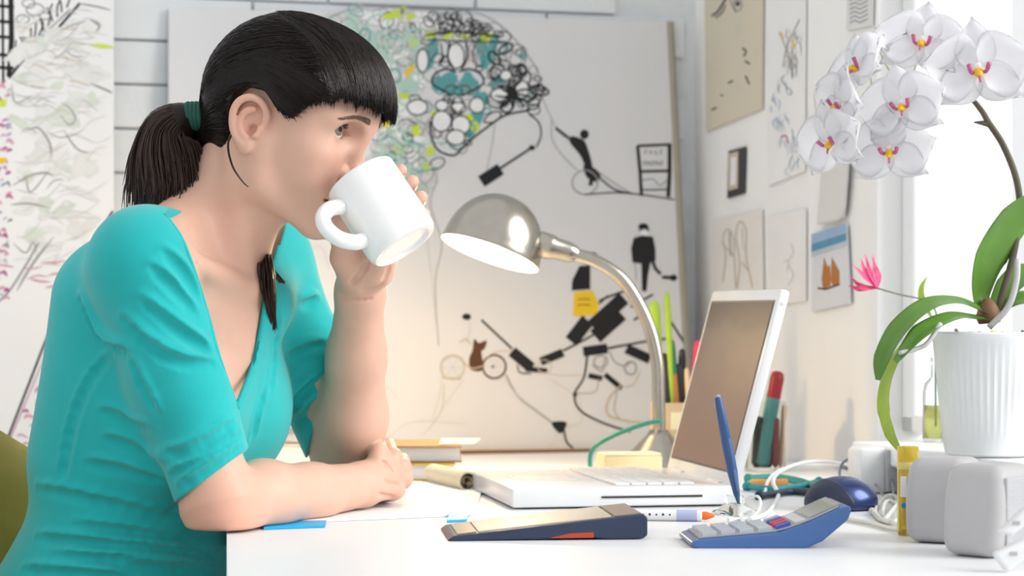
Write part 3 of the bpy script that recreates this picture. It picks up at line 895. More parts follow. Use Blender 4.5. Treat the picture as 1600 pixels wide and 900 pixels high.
# window: frame, panes
white_paint = mat('white_window_paint', (.82, .84, .86), .4, var=.01)
win = struct(empty('window_1', room(.05, (S0 + S1) / 2, ZB)))
b = MB(); fu = .055
b.box(room(fu, S0 + .0175, (ZB + ZT) / 2), (.04, .035, ZT - ZB), RAX, .004)
b.build('window_frame', white_paint, win)
b = MB(); b.box(room(fu, S1 - .0175, (ZB + ZT) / 2), (.04, .035, ZT - ZB), RAX, .004); b.build('window_frame', white_paint, win)
b = MB(); b.box(room(fu, (S0 + S1) / 2, ZT - .0175), (.04, S1 - S0, .035), RAX, .004); b.build('window_frame', white_paint, win)
b = MB(); b.box(room(fu, (S0 + S1) / 2, ZB + .012), (.04, S1 - S0, .024), RAX, .004); b.build('window_frame', white_paint, win)
b = MB(); b.box(room(fu, (S0 + S1) / 2 + .1, (ZB + ZT) / 2), (.035, .035, ZT - ZB), RAX, .004); b.build('glazing_bar', white_paint, win)
glassm = bpy.data.materials.new('window_glass'); glassm.use_nodes = True
_n = glassm.node_tree; _t1 = _n.nodes.new('ShaderNodeBsdfTransparent'); _g1 = _n.nodes.new('ShaderNodeBsdfGlossy'); _g1.inputs['Roughness'].default_value = .02
_m1 = _n.nodes.new('ShaderNodeMixShader')
_m1.inputs[0].default_value = .04; _n.links.new(_t1.outputs[0], _m1.inputs[1]); _n.links.new(_g1.outputs[0], _m1.inputs[2]); _n.links.new(_m1.outputs[0], _n.nodes['Material Output'].inputs['Surface'])
for a_, b_ in ((S0 + .03, (S0 + S1) / 2 + .085), ((S0 + S1) / 2 + .115, S1 - .03)):
    b = MB(); b.box(room(fu, (a_ + b_) / 2, (ZB + ZT) / 2), (.004, b_ - a_, ZT - ZB - .05), RAX); b.build('pane', glassm, win)
# sill: a thick white ledge
b = MB(); b.box(room(-.127 / 2 + .03, (.85 + 2.6) / 2, ZB - .012), (.127 + .06, 2.6 - .85, .024), RAX, .003)
b.build('window_sill', white_paint, win)

# ================================================================== desk
def dl(Y): return V3(-.235 - .128 * (Y - 1.847), Y, 0)
A_ = dl(1.58); B_ = dl(3.36)
n_ = WX
# back edge along the back wall, right edge along the right wall
bk0 = B_; 
bl = room(0, .002); 
def on_back(X):   # point of the back wall foot at this X
    t = (X - CORNER[0]) / UX[0]; return CORNER + UX * t
def inter(p, d, q, e):
    M2 = np.array([[d[0], -e[0]], [d[1], -e[1]]]); t = np.linalg.solve(M2, (q - p)[:2]); return p + d * t[0]
BLc = inter(dl(2.0), dl(3.0) - dl(2.0), room(0, .004), UX)
FRc = inter(A_, UX, room(-.003, 0), WX)
poly = [A_, FRc, room(-.003, .004), BLc]
desk = thing('desk', 'long white table filling the corner under the window, covered with things', 'desk', (A_ + FRc + BLc + CORNER) / 4)
deskm = mat('white_laminate', (.80, .81, .825), .38, var=.012, nscale=8)
b = MB(); b.prism([p + ZX * (DESK - .03) for p in poly], ZX * .03); b.build('table_top', deskm, desk)
for p in poly:
    c_ = p + .06 * nrm((sum(poly) / 4) - p)
    b = MB(); b.tube([c_ + ZX * .0, c_ + ZX * (DESK - .03)], .022, 16); b.build('leg', mat('white_metal', (.7, .7, .72), .35), desk, autos=40)

# ================================================================== green chair
ch = thing('chair', 'olive green shell chair behind the person in teal', 'chair', (-.62, 2.33, 0))
olive = mat('olive_green_shell', (.20, .175, .008), .45, var=.05)
cl = nrm(V3(.36, .93, 0)); cf = nrm(V3(.93, -.36, 0)); cc = V3(-.612, 2.34, 0)
def slab_grid(fn, nu, nv, th, nfn):
    """a curved panel: fn(u,v) -> point, nfn -> thickness direction"""
    top = [fn(i / nu, j / nv) for i in range(nu + 1) for j in range(nv + 1)]
    bot = [p - nfn * th for p in top]; N = len(top); f = []
    ix = lambda i, j: i * (nv + 1) + j
    for i in range(nu):
        for j in range(nv):
            f.append((ix(i, j), ix(i + 1, j), ix(i + 1, j + 1), ix(i, j + 1))); f.append((N + ix(i, j), N + ix(i, j + 1), N + ix(i + 1, j + 1), N + ix(i + 1, j)))
    for i in range(nu):
        f.append((ix(i, 0), N + ix(i, 0), N + ix(i + 1, 0), ix(i + 1, 0))); f.append((ix(i, nv), ix(i + 1, nv), N + ix(i + 1, nv), N + ix(i, nv)))
    for j in range(nv):
        f.append((ix(0, j), ix(0, j + 1), N + ix(0, j + 1), N + ix(0, j))); f.append((ix(nu, j), N + ix(nu, j), N + ix(nu, j + 1), ix(nu, j + 1)))
    return top + bot, f
def backp(u, v):
    a = (u - .5) * 2; zz = .50 + v * .332 - (.03 * max(0, abs(a) - .75) / .25 if v > .9 else 0)
    return cc + cl * a * .235 + cf * (.03 * a * a - .06 * v) + ZX * zz
v_, f_ = slab_grid(backp, 16, 10, .012, cf); b = MB(); b.add(v_, f_); b.build('backrest', olive, ch, smooth=True, autos=50)
def seatp(u, v):
    a = (u - .5) * 2; return cc + cl * a * .235 + cf * (.0 + v * .42) + ZX * (.44 + .02 * a * a + .06 * max(0, .12 - v) / .12 - .02 * max(0, v - .85) / .15)
v_, f_ = slab_grid(seatp, 12, 12, .012, ZX); b = MB(); b.add(v_, f_); b.build('seat', olive, ch, smooth=True, autos=50)
for a, g in ((-1, .06), (1, .06), (-1, .36), (1, .36)):
    t0 = cc + cl * a * .17 + cf * g + ZX * .43; t1 = cc + cl * a * .21 + cf * (g + (.05 if g > .2 else -.05)) + ZX * .0
    b = MB(); b.tube([t0, t1], .011, 12); b.build('leg', mat('chrome', (.7, .7, .7), .15, 1.0, var=0), ch, smooth=True, autos=50)
# ================================================================== pictures: flat drawings laid out as ink on real boards and papers
class Sheet:
    """a thin flat board; px() drops a photo pixel onto its face"""
    def __init__(s, name, label, cat, p0, n, corners, th, m, group=None):
        s.n = nrm(n); s.p0 = np.asarray(p0, float); s.k = 0; s.ink = {}
        c = [ray_plane(x, y, s.p0, s.n) for x, y in corners]
        s.root = thing(name, label, cat, c[-1] - s.n * th, group)
        b = MB(); b.prism([p - s.n * th for p in c], s.n * th); b.build('sheet', m, s.root)
    def px(s, x, y): return ray_plane(x, y, s.p0, s.n)
    def _mb(s, col):
        if col not in s.ink: s.ink[col] = MB()
        s.k += 1
        return s.ink[col], s.n * (.0004 + .0000008 * s.k)
    def line(s, pts, wpx, col, smooth=True, closed=False, taper=False):
        mb, o = s._mb(col)
        p = np.array([np.array(q, float) for q in pts])
        c = spline([np.array((x, y, 0.)) for x, y in p], 5, closed)[:, :2] if smooth and len(p) > 2 else p
        if closed: c = np.concatenate([c, c[:1]])
        t = np.gradient(c, axis=0); t /= np.linalg.norm(t, axis=1)[:, None] + 1e-9
        nn = np.stack([-t[:, 1], t[:, 0]], 1) * wpx / 2
        if taper: nn = nn * np.clip(np.sin(np.linspace(.15, math.pi - .15, len(c))) * 1.3, .2, 1)[:, None]
        L, R_ = c + nn, c - nn
        v = [s.px(*q) + o for q in L] + [s.px(*q) + o for q in R_]; n = len(c)
        mb.add(v, [(i, i + 1, n + i + 1, n + i) for i in range(n - 1)])
    def fill(s, pts, col, smooth=False):
        mb, o = s._mb(col)
        c = [q for q in pts]
        if smooth: c = [tuple(q[:2]) for q in spline([np.array((x, y, 0.)) for x, y in c], 4, True)]
        mb.add([s.px(*q) + o for q in c], [tuple(range(len(c)))])
    def blob(s, x, y, rx, ry, col, rot=0, n=12, jit=0.0):
        pts = []
        for i in range(n):
            a = 2 * math.pi * i / n; k = 1 + RNG.uniform(-jit, jit); ux, uy = rx * k * math.cos(a), ry * k * math.sin(a)
            pts.append((x + ux * math.cos(rot) - uy * math.sin(rot), y + ux * math.sin(rot) + uy * math.cos(rot)))
        s.fill(pts, col)
    def ring(s, x, y, rx, ry, wpx, col, rot=0, jit=.06, n=9):
        pts = []
        for i in range(n):
            a = 2 * math.pi * i / n; k = 1 + RNG.uniform(-jit, jit); ux, uy = rx * k * math.cos(a), ry * k * math.sin(a)
            pts.append((x + ux * math.cos(rot) - uy * math.sin(rot), y + ux * math.sin(rot) + uy * math.cos(rot)))
        s.line(pts, wpx, col, True, True)
    def rect(s, x, y, w_, h_, deg, col):
        a = math.radians(deg); ca, sa = math.cos(a), math.sin(a)
        s.fill([(x + i * ca - j * sa, y + i * sa + j * ca) for i, j in ((-w_ / 2, -h_ / 2), (w_ / 2, -h_ / 2), (w_ / 2, h_ / 2), (-w_ / 2, h_ / 2))], col)
    def done(s, names):
        for col, mb in s.ink.items():
            nm, rgb = names[col]; o = mb.build(nm, mat('ink_' + nm, rgb, .8, var=.06), s.root); o['kind'] = 'stuff'
INK = {'k': ('black_ink', (.012, .012, .014)), 'g': ('grey_pencil', (.30, .30, .30)), 'l': ('pale_pencil', (.55, .55, .54)), 't': ('teal_wash', (.10, .33, .34)), 'c': ('pale_green_wash', (.42, .60, .52)),
       'y': ('lime_wash', (.55, .68, .05)), 'o': ('yellow_paint', (.78, .52, .02)), 'b': ('brown_ink', (.10, .045, .02)), 'p': ('pink_wash', (.62, .32, .42)), 'v': ('blue_pencil', (.30, .42, .60)),
       'm': ('magenta_wash', (.45, .10, .28)), 'n': ('tan_wash', (.55, .46, .36)), 'w': ('white_paint', (.78, .78, .79)), 'r': ('rust_wash', (.42, .16, .04)), 'u': ('sea_blue', (.10, .28, .42)), 's': ('sky_grey', (.48, .53, .58)), 'f': ('faint_wash', (.70, .705, .69)), 'e': ('faint_green_wash', (.62, .67, .60)), 'd': ('dark_photo', (.03, .03, .035))}

# --- big mural board leaning on the back wall
mp0 = room(-.28, .085, DESK + .001); ml = nrm(ZX * .70 - WX * .075)        # up along the board
mural_n = nrm(np.cross(UX, ml)); mural_n = mural_n * (1 if np.dot(mural_n, WX) > 0 else -1)
MU = Sheet('mural_board', 'large white board with ink drawings and a green and teal head, leaning behind the lamp', 'artwork', mp0, mural_n,
           [(264, 12), (1047, 34), (1080, 702), (264, 728)], .012, mat('board_white', (.66, .66, .675), .75, var=.012, nscale=5))
b = MB(); c_ = [MU.px(1047, 34), MU.px(1080, 702)]; b.tube([c_[0] - mural_n * .006, c_[1] - mural_n * .006], .0085, 8)
b.build('edge_strip', mat('olive_edge', (.33, .31, .25), .6), MU.root)
b = MB(); a0, a1 = MU.px(700, 709), MU.px(926, 706)
b.box((a0 + a1) / 2 + mural_n * .006 + ZX * .001, (np.linalg.norm(a1 - a0), .012, .007), (nrm(a1 - a0), mural_n, np.cross(nrm(a1 - a0), mural_n)), .001); b.build('ledge', mat('brown_ledge', (.20, .10, .035), .6), MU.root)
# the round green and teal head
def scatter(reg, n, r0, r1, w0, w1, col):
    reg = np.array(reg, float); lo, hi = reg.min(0), reg.max(0); k = 0
    while k < n:
        q = RNG.uniform(lo, hi)
        if poly_sd(np.array([q[0]]), np.array([q[1]]), reg)[0] > 0: continue
        rx = RNG.uniform(r0, r1); MU.ring(q[0], q[1], rx, rx * RNG.uniform(.5, 1), RNG.uniform(w0, w1), col, RNG.uniform(0, 3), .12); k += 1
left_reg = [(512, 30), (560, 14), (650, 18), (668, 60), (665, 180), (670, 235), (690, 245), (665, 300), (600, 300), (560, 160)]
right_reg = [(660, 28), (720, 22), (780, 48), (812, 78), (838, 112), (846, 150), (830, 175), (795, 165), (770, 190), (730, 235), (690, 235), (668, 180)]
for q in range(26):
    x, y = RNG.uniform(540, 665), RNG.uniform(25, 290); MU.blob(x, y, RNG.uniform(8, 26), RNG.uniform(5, 14), 'c', RNG.uniform(0, 3), jit=.3)
for q in range(30):
    x, y = RNG.uniform(540, 668), RNG.uniform(25, 290); MU.blob(x, y, RNG.uniform(8, 22), RNG.uniform(6, 14), 'w', RNG.uniform(0, 3), jit=.3)
scatter(left_reg, 60, 6, 22, .9, 1.8, 'l'); scatter(left_reg, 60, 5, 18, .9, 1.8, 'g'); scatter(left_reg, 14, 6, 16, 1.2, 2, 'k'); scatter(left_reg, 34, 8, 22, 1.6, 3.4, 'c'); scatter(left_reg, 10, 6, 14, 1.4, 2.6, 't'); scatter(left_reg, 8, 5, 12, 2, 4, 'y')
for q in range(30):
    x, y = RNG.uniform(585, 668), RNG.uniform(215, 300); MU.line([(x, y), (x + RNG.uniform(8, 22), y + RNG.uniform(-6, 6)), (x + RNG.uniform(22, 40), y + RNG.uniform(-12, 12))], RNG.uniform(1, 2.2), random.choice('cclt'))
for x, y, rx, ry in ((675, 80, 9, 25), (757, 82, 12, 26), (700, 130, 14, 20), (733, 132, 14, 20), (716, 142, 8, 12), (752, 155, 12, 14), (685, 132, 9, 14), (770, 70, 8, 16), (742, 190, 10, 24), (690, 178, 9, 14), (775, 128, 14, 8)):
    MU.blob(x, y, rx, ry, 't', RNG.uniform(-.4, .4), jit=.25)
for x, y, rx, ry in ((612, 24, 13, 6), (642, 26, 9, 4), (674, 54, 8, 6), (700, 56, 9, 4), (728, 58, 8, 4), (760, 59, 11, 6), (680, 178, 8, 6), (733, 184, 9, 6), (632, 150, 9, 5), (742, 198, 7, 10), (605, 185, 5, 16), (672, 235, 6, 8), (650, 205, 7, 9)):
    MU.blob(x, y, rx, ry, 'y', RNG.uniform(-.4, .4), jit=.3)
MU.blob(604, 186, 5, 14, 'o', .2, jit=.3); MU.blob(640, 110, 5, 12, 'o', .6, jit=.3)
scatter(right_reg, 34, 5, 15, 1.2, 2.6, 'k'); scatter(right_reg, 34, 6, 16, 1, 2, 'g'); scatter(right_reg, 14, 5, 12, 1.6, 3, 't')
scatter([(765, 70), (812, 80), (846, 120), (845, 170), (800, 178), (768, 140)], 20, 6, 14, 1.4, 3.6, 'k')
scatter([(660, 22), (720, 22), (790, 55), (785, 62), (660, 48)], 26, 4, 11, 1, 1.8, 'k')
for x, y, rx, ry in ((652, 168, 16, 12), (690, 190, 15, 16), (720, 195, 14, 14), (712, 215, 14, 12), (690, 165, 10, 8), (716, 168, 12, 8), (745, 165, 12, 12), (712, 88, 13, 20), (780, 148, 13, 10), (815, 140, 11, 14), (790, 118, 9, 8), (660, 95, 9, 18)):
    MU.blob(x, y, rx, ry, 'w', jit=.1); MU.ring(x, y, rx, ry, 2.2, 'k', 0, .05)
for sx in (-1, 1):
    X = lambda d: 715 + sx * d
    MU.line([(X(2), 112), (X(18), 108), (X(36), 116), (X(40), 130), (X(26), 140), (X(6), 150)], 3, 'k')
    MU.line([(X(4), 125), (X(16), 122), (X(30), 128), (X(26), 138)], 2, 't'); MU.line([(X(2), 135), (X(14), 134), (X(22), 142)], 2, 'b')
    MU.line([(X(13), 66), (X(15), 90), (X(6), 108)], 3, 'k'); MU.line([(X(26), 68), (X(24), 92), (X(30), 104)], 2, 'k')
    MU.line([(X(4), 152), (X(10), 165), (X(2), 175)], 2.4, 'k')
MU.line([(668, 55), (700, 50), (740, 52), (782, 58)], 3, 'k'); MU.line([(668, 62), (710, 64), (780, 66)], 2, 'k')
MU.line([(672, 190), (674, 215), (685, 235), (708, 243), (722, 232), (740, 215), (765, 196), (790, 180), (828, 172)], 3, 'k')
MU.line([(512, 28), (545, 16), (590, 8), (640, 14), (690, 16), (740, 18), (785, 42), (815, 75), (840, 112), (848, 150)], 1.6, 'g')
for k_ in range(9):
    a = k_ * .72; MU.line([(801, 148), (801 + 14 * math.cos(a), 148 + 14 * math.sin(a)), (801 + 30 * math.cos(a + .2), 148 + 26 * math.sin(a + .2))], 3.6, 'k', taper=True)
MU.blob(801, 147, 8, 11, 'k', jit=.2)
# hanging paddle and its cord
MU.line([(826, 178), (842, 192), (845, 212), (838, 230)], 2.2, 'k'); MU.line([(773, 194), (768, 230), (760, 265)], 1, 'g')
MU.rect(767, 274, 36, 19, -33, 'k'); MU.line([(780, 264), (832, 230)], 3.4, 'k', False); MU.blob(831, 231, 5, 4, 'k')
MU.line([(846, 150), (858, 178), (872, 205), (884, 215)], 1, 'g'); MU.line([(862, 185), (862, 215), (876, 240), (902, 266)], 1.2, 'g')
# long pale curves below the head
MU.line([(672, 250), (682, 280), (672, 320), (690, 380), (680, 440), (685, 540)], 1.2, 'g'); MU.line([(660, 300), (668, 380), (676, 450), (680, 500)], 1, 'l')
# climbing figure
MU.line([(868, 200), (885, 213), (900, 224)], 4, 'k'); MU.fill([(893, 213), (905, 216), (914, 222), (922, 245), (925, 262), (916, 262), (906, 242), (890, 222)], 'k', True)
MU.blob(913, 210, 7, 7.5, 'k'); MU.fill([(912, 258), (927, 262), (938, 274), (930, 284), (916, 276)], 'k', True)
MU.line([(925, 275), (922, 290)], 6, 'k', False); MU.ring(914, 285, 20, 19, 2, 'g', 0, .03); MU.line([(934, 276), (960, 296), (988, 303)], 2.6, 'k'); MU.line([(936, 270), (965, 290), (988, 303)], 1.6, 'g')
MU.line([(914, 304), (960, 301), (1000, 304), (1054, 312)], 2, 'k')
# bench with two lines of block lettering
MU.line([(996, 228), (1000, 270), (1002, 306)], 5, 'k', False); MU.line([(1046, 224), (1046, 270), (1044, 308)], 6, 'k', False); MU.line([(996, 228), (1046, 226)], 4, 'k', False); MU.line([(998, 268), (1046, 267)], 4, 'k', False)
for y_, x_, n_l in ((238, 1006, 4), (255, 1004, 7)):
    for i in range(n_l): MU.rect(x_ + i * (32 / n_l) + 2, y_, 2.4, 6, 0, 'g'); MU.rect(x_ + i * (32 / n_l) + 4, y_ - 3 + (i % 3) * 3, 3, 1.4, 0, 'g')
MU.line([(1004, 282), (1020, 280), (1030, 290), (1042, 282)], 1.6, 'g'); MU.line([(1003, 297), (1042, 296)], 2, 'k', False)
# standing man
MU.blob(1006, 358, 8, 6, 'k'); MU.blob(1006, 364, 6, 7, 'w'); MU.blob(1005, 354, 8, 5, 'k')
MU.fill([(990, 372), (1003, 368), (1020, 370), (1024, 390), (1024, 408), (1016, 410), (1012, 432), (1010, 455), (1003, 455), (1002, 412), (988, 410), (986, 388)], 'k')
MU.line([(1018, 405), (1024, 420), (1032, 428)], 5, 'k', False); MU.line([(992, 410), (994, 438)], 1.4, 'g', False); MU.blob(1052, 434, 6, 5, 'k'); MU.line([(1034, 433), (1050, 434)], 5, 'k', False)
# man with a yellow sign
MU.blob(925, 399, 8, 5, 'k'); MU.fill([(905, 416), (922, 414), (922, 452), (893, 454), (894, 438)], 'k'); MU.fill([(897, 456), (926, 454), (936, 476), (932, 492), (912, 494), (895, 494)], 'o')
for y_ in (468, 477): MU.line([(902, y_), (912, y_ - 1), (922, y_)], 1.6, 'b', False)
MU.line([(910, 494), (912, 502), (900, 515)], 6, 'k', False)
# tangle of black blocks
for x, y, w_, h_, d in ((905, 517, 42, 22, -52), (950, 488, 66, 22, -42), (950, 508, 54, 24, -42), (930, 547, 38, 15, -8), (862, 558, 38, 13, -22), (997, 553, 40, 15, 24), (815, 562, 40, 17, 40), (838, 578, 34, 8, 6), (930, 589, 22, 8, 12), (958, 596, 34, 8, 40)):
    MU.rect(x, y, w_, h_, d, 'k')
for a in ([(752, 500), (800, 545)], [(880, 548), (915, 530), (960, 505)], [(945, 545), (1000, 535), (1050, 528)], [(936, 470), (955, 462), (975, 455)], [(985, 480), (1020, 460)], [(990, 500), (1025, 480)], [(1043, 495), (1072, 540)], [(935, 475), (950, 462)]):
    MU.line(a, 3.2, 'k', False)
# bicycle with a dog and a rider
MU.ring(707, 574, 19, 19, 2, 'n', 0, .02); MU.ring(707, 574, 16, 16, 1, 'l', 0, .02); MU.ring(772, 573, 18, 18, 3, 'b', 0, .02); MU.blob(770, 573, 2.5, 2.5, 'k')
for k_ in range(6):
    a = k_ * 1.05; MU.line([(772, 573), (772 + 16 * math.cos(a), 573 + 16 * math.sin(a))], .8, 'l', False); MU.line([(707, 574), (707 + 16 * math.cos(a), 574 + 16 * math.sin(a))], .8, 'l', False)
MU.fill([(741, 530), (748, 536), (760, 532), (757, 545), (752, 550), (755, 572), (750, 580), (735, 577), (733, 560), (738, 548)], 'b', True)
MU.blob(729, 495, 7, 5, 'k'); MU.line([(732, 500), (734, 520), (726, 535)], 1.2, 'l'); MU.line([(718, 535), (728, 530), (735, 538)], 2.4, 'n'); MU.line([(716, 556), (735, 575), (755, 572)], 2, 'n'); MU.line([(720, 592), (705, 592), (690, 590)], 3, 'n')
MU.line([(690, 595), (686, 620), (676, 655)], 1.2, 'l'); MU.line([(725, 592), (700, 625), (678, 660), (660, 680)], 1.2, 'l'); MU.line([(694, 600), (690, 640), (670, 670)], 1.2, 'n')
MU.line([(757, 560), (775, 550), (800, 548)], 1.4, 'n')
# flowing lines and knots
MU.line([(790, 585), (808, 618), (835, 640), (862, 660)], 2.4, 'g'); MU.line([(786, 590), (800, 608), (812, 622)], 1, 'l')
MU.fill([(862, 660), (885, 660), (878, 676), (870, 674)], 'k', True); MU.line([(880, 668), (885, 690), (895, 700)], 3, 'k'); MU.line([(870, 672), (866, 690), (855, 700)], 1, 'l'); MU.line([(884, 668), (908, 658), (906, 625), (900, 618)], 1, 'l')
MU.line([(918, 552), (912, 590), (898, 615), (905, 640), (940, 660), (985, 675)], 3, 'k'); MU.blob(898, 616, 4, 4, 'k')
MU.line([(840, 580), (870, 586), (910, 586)], 1.2, 'n'); MU.line([(855, 590), (880, 605), (898, 616)], 1, 'l'); MU.line([(900, 615), (930, 612), (935, 590)], 1.2, 'g')
MU.line([(970, 602), (952, 622), (948, 645), (966, 655), (1010, 662)], 3, 'n'); MU.line([(965, 605), (960, 640), (968, 655)], 1.4, 'g')
MU.ring(938, 565, 11, 9, 2, 'g'); MU.line([(925, 570), (940, 580), (945, 560)], 2, 'g'); MU.line([(952, 548), (960, 565), (975, 572), (985, 566)], 2, 'g'); MU.ring(985, 575, 9, 10, 2.4, 'g'); MU.line([(1000, 580), (990, 600), (975, 605)], 1.6, 'n')
MU.ring(850, 572, 11, 10, 1.4, 'n'); MU.line([(808, 570), (812, 582), (830, 584)], 2, 'k')
MU.line([(600, 690), (640, 660), (690, 660), (730, 662)], 1, 'l'); MU.line([(620, 620), (604, 605), (600, 640)], 1, 'l'); MU.line([(470, 400), (500, 385), (515, 420)], 1.2, 'l'); MU.line([(470, 395), (490, 430), (505, 470)], 1.2, 'n')
MU.done(INK)

# --- tall drawing on a board at the left
lp0 = room(-1.0, .03, 0)
LP = Sheet('sketch_board', 'tall white board with pencil sketch and pink scribbles behind the chair', 'artwork', lp0, WX, [(-170, -30), (178, -30), (178, 830), (-170, 840)], .012, mat('paper_white', (.78, .78, .785), .8, var=.012, nscale=5))
for y0 in (8, 32, 56, 84, 104): LP.line([(-20, y0), (22, y0 + 3)], 5, 'k', False)
LP.line([(17, -5), (18, 60), (14, 120)], 8, 'k', False); LP.line([(4, -5), (5, 130)], 4, 'k', False)
LP.line([(14, 122), (40, 90), (80, 55), (125, 5)], 4, 'k'); LP.line([(26, 96), (60, 62), (110, 14)], 2.4, 'g')
for k_ in range(12):
    t_ = k_ / 11; x, y = 24 + 80 * t_, 92 - 80 * t_; LP.line([(x, y), (x + RNG.uniform(-4, 6), y - RNG.uniform(8, 18)), (x + RNG.uniform(-10, 4), y - RNG.uniform(18, 30))], 2.4, 'k')
for x, y, r in ((55, 15, 14), (35, 30, 10), (70, 25, 8), (45, 5, 10)): LP.ring(x, y, r, r * .7, 2, 'g')
for k_ in range(60):      # washes under the sketch
    x, y = RNG.uniform(25, 150), RNG.uniform(30, 400); LP.blob(x, y, RNG.uniform(8, 26), RNG.uniform(5, 14), random.choice('fffe'), RNG.uniform(-.8, .6), 12, .3)
for k_ in range(95):      # soft flowing pencil strokes of the sketch
    x, y = RNG.uniform(18, 140), RNG.uniform(20, 420); L_ = RNG.uniform(20, 60); a = RNG.uniform(-.7, .35); bend = RNG.uniform(-12, 12)
    q = [(x, y), (x + L_ * .33 * math.cos(a), y + L_ * .33 * math.sin(a) + bend), (x + L_ * .7 * math.cos(a), y + L_ * .7 * math.sin(a) + bend * .8), (x + L_ * math.cos(a), y + L_ * math.sin(a))]
    LP.line([(min(176, p_), r_) for p_, r_ in q], RNG.uniform(.7, 1.8), random.choice('lllllgn'), taper=True)
for k_ in range(40):
    x, y = RNG.uniform(22, 140), RNG.uniform(40, 190); LP.line([(x, y), (x + 12, y + RNG.uniform(-9, 3)), (min(175, x + RNG.uniform(20, 40)), y + RNG.uniform(-3, 10))], RNG.uniform(.8, 1.8), random.choice('lnll'), taper=True)
for pts, w_ in (([(40, 205), (60, 200), (78, 225), (80, 250)], 3), ([(20, 290), (45, 275), (70, 270), (85, 275)], 3), ([(16, 320), (45, 318), (78, 325)], 3), ([(40, 270), (48, 300), (80, 262)], 2), ([(84, 370), (60, 400), (40, 430), (26, 455)], 3.4), ([(20, 380), (40, 395), (52, 378), (58, 400)], 2), ([(95, 160), (108, 168), (118, 185), (108, 195), (94, 180)], 2), ([(100, 205), (120, 232), (140, 240)], 2.2), ([(140, 130), (165, 140), (176, 146)], 3), ([(120, 5), (150, 10), (174, 16)], 2.6), ([(140, 30), (155, 40), (150, 50)], 3), ([(18, 130), (24, 160), (50, 150)], 2)):
    LP.line(pts, w_, 'g', taper=True)
for k_ in range(16):
    x, y = RNG.uniform(-10, 160), RNG.uniform(408, 452); LP.line([(x, y), (x + 15, y - RNG.uniform(-4, 8)), (x + 32, y + RNG.uniform(-4, 6))], RNG.uniform(1.5, 4), random.choice('pppl'), taper=True)
LP.line([(-12, 480), (14, 455), (40, 415), (60, 380)], 3, 'g'); LP.line([(10, 690), (45, 600), (85, 500), (130, 410), (176, 330)], 3.4, 'k'); LP.line([(14, 690), (52, 600), (92, 505)], 1.4, 'm')
for k_ in range(150):
    y = RNG.uniform(490, 700); x0 = 14 + (695 - y) * .42; x = x0 + RNG.uniform(0, 115)
    if x > 175: continue
    LP.line([(x, y), (x + 5, y - RNG.uniform(2, 7)), (x + RNG.uniform(9, 18), y + RNG.uniform(-3, 4))], RNG.uniform(1.6, 5), random.choice('ppppmmllwg'), taper=True)
LP.blob(68, 628, 13, 6, 'o', .2, jit=.3); LP.blob(70, 632, 5, 3, 'y')
for k_ in range(70):
    y = RNG.uniform(125, 470); x = RNG.uniform(-14, 12); LP.line([(x, y), (x + 5, y - 4), (x + RNG.uniform(6, 12), y + RNG.uniform(-4, 4))], RNG.uniform(2, 5), random.choice('ppmmlvg'), taper=True)
LP.blob(2, 250, 8, 5, 'o', jit=.3); LP.blob(4, 160, 7, 6, 'y', jit=.3); LP.blob(160, 72, 18, 3, 'y', .1, jit=.2)
LP.done(INK)

# --- papers on the right wall
rp0 = room(-.0045, .5, 0)
def paper(name, label, corners, rgb, cat='drawing', group=None, lift=0.0):
    return Sheet(name, label, cat, rp0 - UX * lift, -UX, corners, .0025, mat('paper_' + '_'.join(str(int(c * 100)) for c in rgb), rgb, .85, var=.02, nscale=14), group)
s_ = paper('sketch_paper', 'large buff sheet with dark ink strokes high on the right wall', [(1100, -40), (1192, -60), (1190, 170), (1103, 206)], (.62, .57, .45))
s_.line([(1112, 25), (1122, 18), (1130, 5), (1136, -5)], 3, 'k'); s_.line([(1118, 28), (1128, 20), (1134, 8)], 2, 'k'); s_.ring(1153, 8, 6, 9, 2.4, 'g'); s_.blob(1153, 6, 3, 4, 'k'); s_.line([(1140, -5), (1145, 10), (1150, 20)], 2, 'g'); s_.line([(1153, 25), (1155, 45), (1150, 58)], 1.4, 'l')
for pts in ([(1160, 75), (1166, 80), (1162, 88)], [(1164, 95), (1172, 100)], [(1165, 118), (1171, 132)], [(1126, 148), (1130, 150)], [(1112, 172), (1120, 168)], [(1138, 130), (1146, 126)]): s_.line(pts, 2.4, 'k')
s_.done(INK)
s_ = paper('sketch_paper', 'narrow white sheet with blue and orange figure sketch beside the buff sheet', [(1196, -20), (1258, -40), (1256, 268), (1200, 290)], (.80, .80, .80))
for k_ in range(70):
    y = RNG.uniform(40, 262); x = 1230 + 12 * math.sin(y * .03) + RNG.uniform(-12, 12)
    s_.line([(x, y), (x + RNG.uniform(-6, 6), y + RNG.uniform(5, 12)), (x + RNG.uniform(-7, 7), y + RNG.uniform(12, 24))], RNG.uniform(.8, 1.8), random.choice('vvgglv' if y > 110 else 'ggln'), taper=True)
s_.line([(1220, 50), (1224, 62)], 3, 'o'); s_.line([(1238, 62), (1242, 76)], 3, 'o'); s_.line([(1220, 215), (1228, 212), (1232, 225)], 2.4, 'm')
for pts in ([(1250, 30), (1238, 55), (1228, 80), (1224, 105)], [(1218, 50), (1228, 75), (1236, 95), (1240, 120)]): s_.line(pts, 1.6, 'g')
s_.done(INK)
s_ = paper('small_picture', 'small picture in a dark mount below the buff sheet', [(1138, 236), (1164, 229), (1162, 302), (1136, 310)], (.05, .05, .055), 'picture')
s_.fill([(1139, 240), (1154, 236), (1153, 294), (1138, 298)], 'n'); s_.fill([(1142, 246), (1151, 244), (1150, 288), (1141, 290)], 'w'); s_.done(INK)
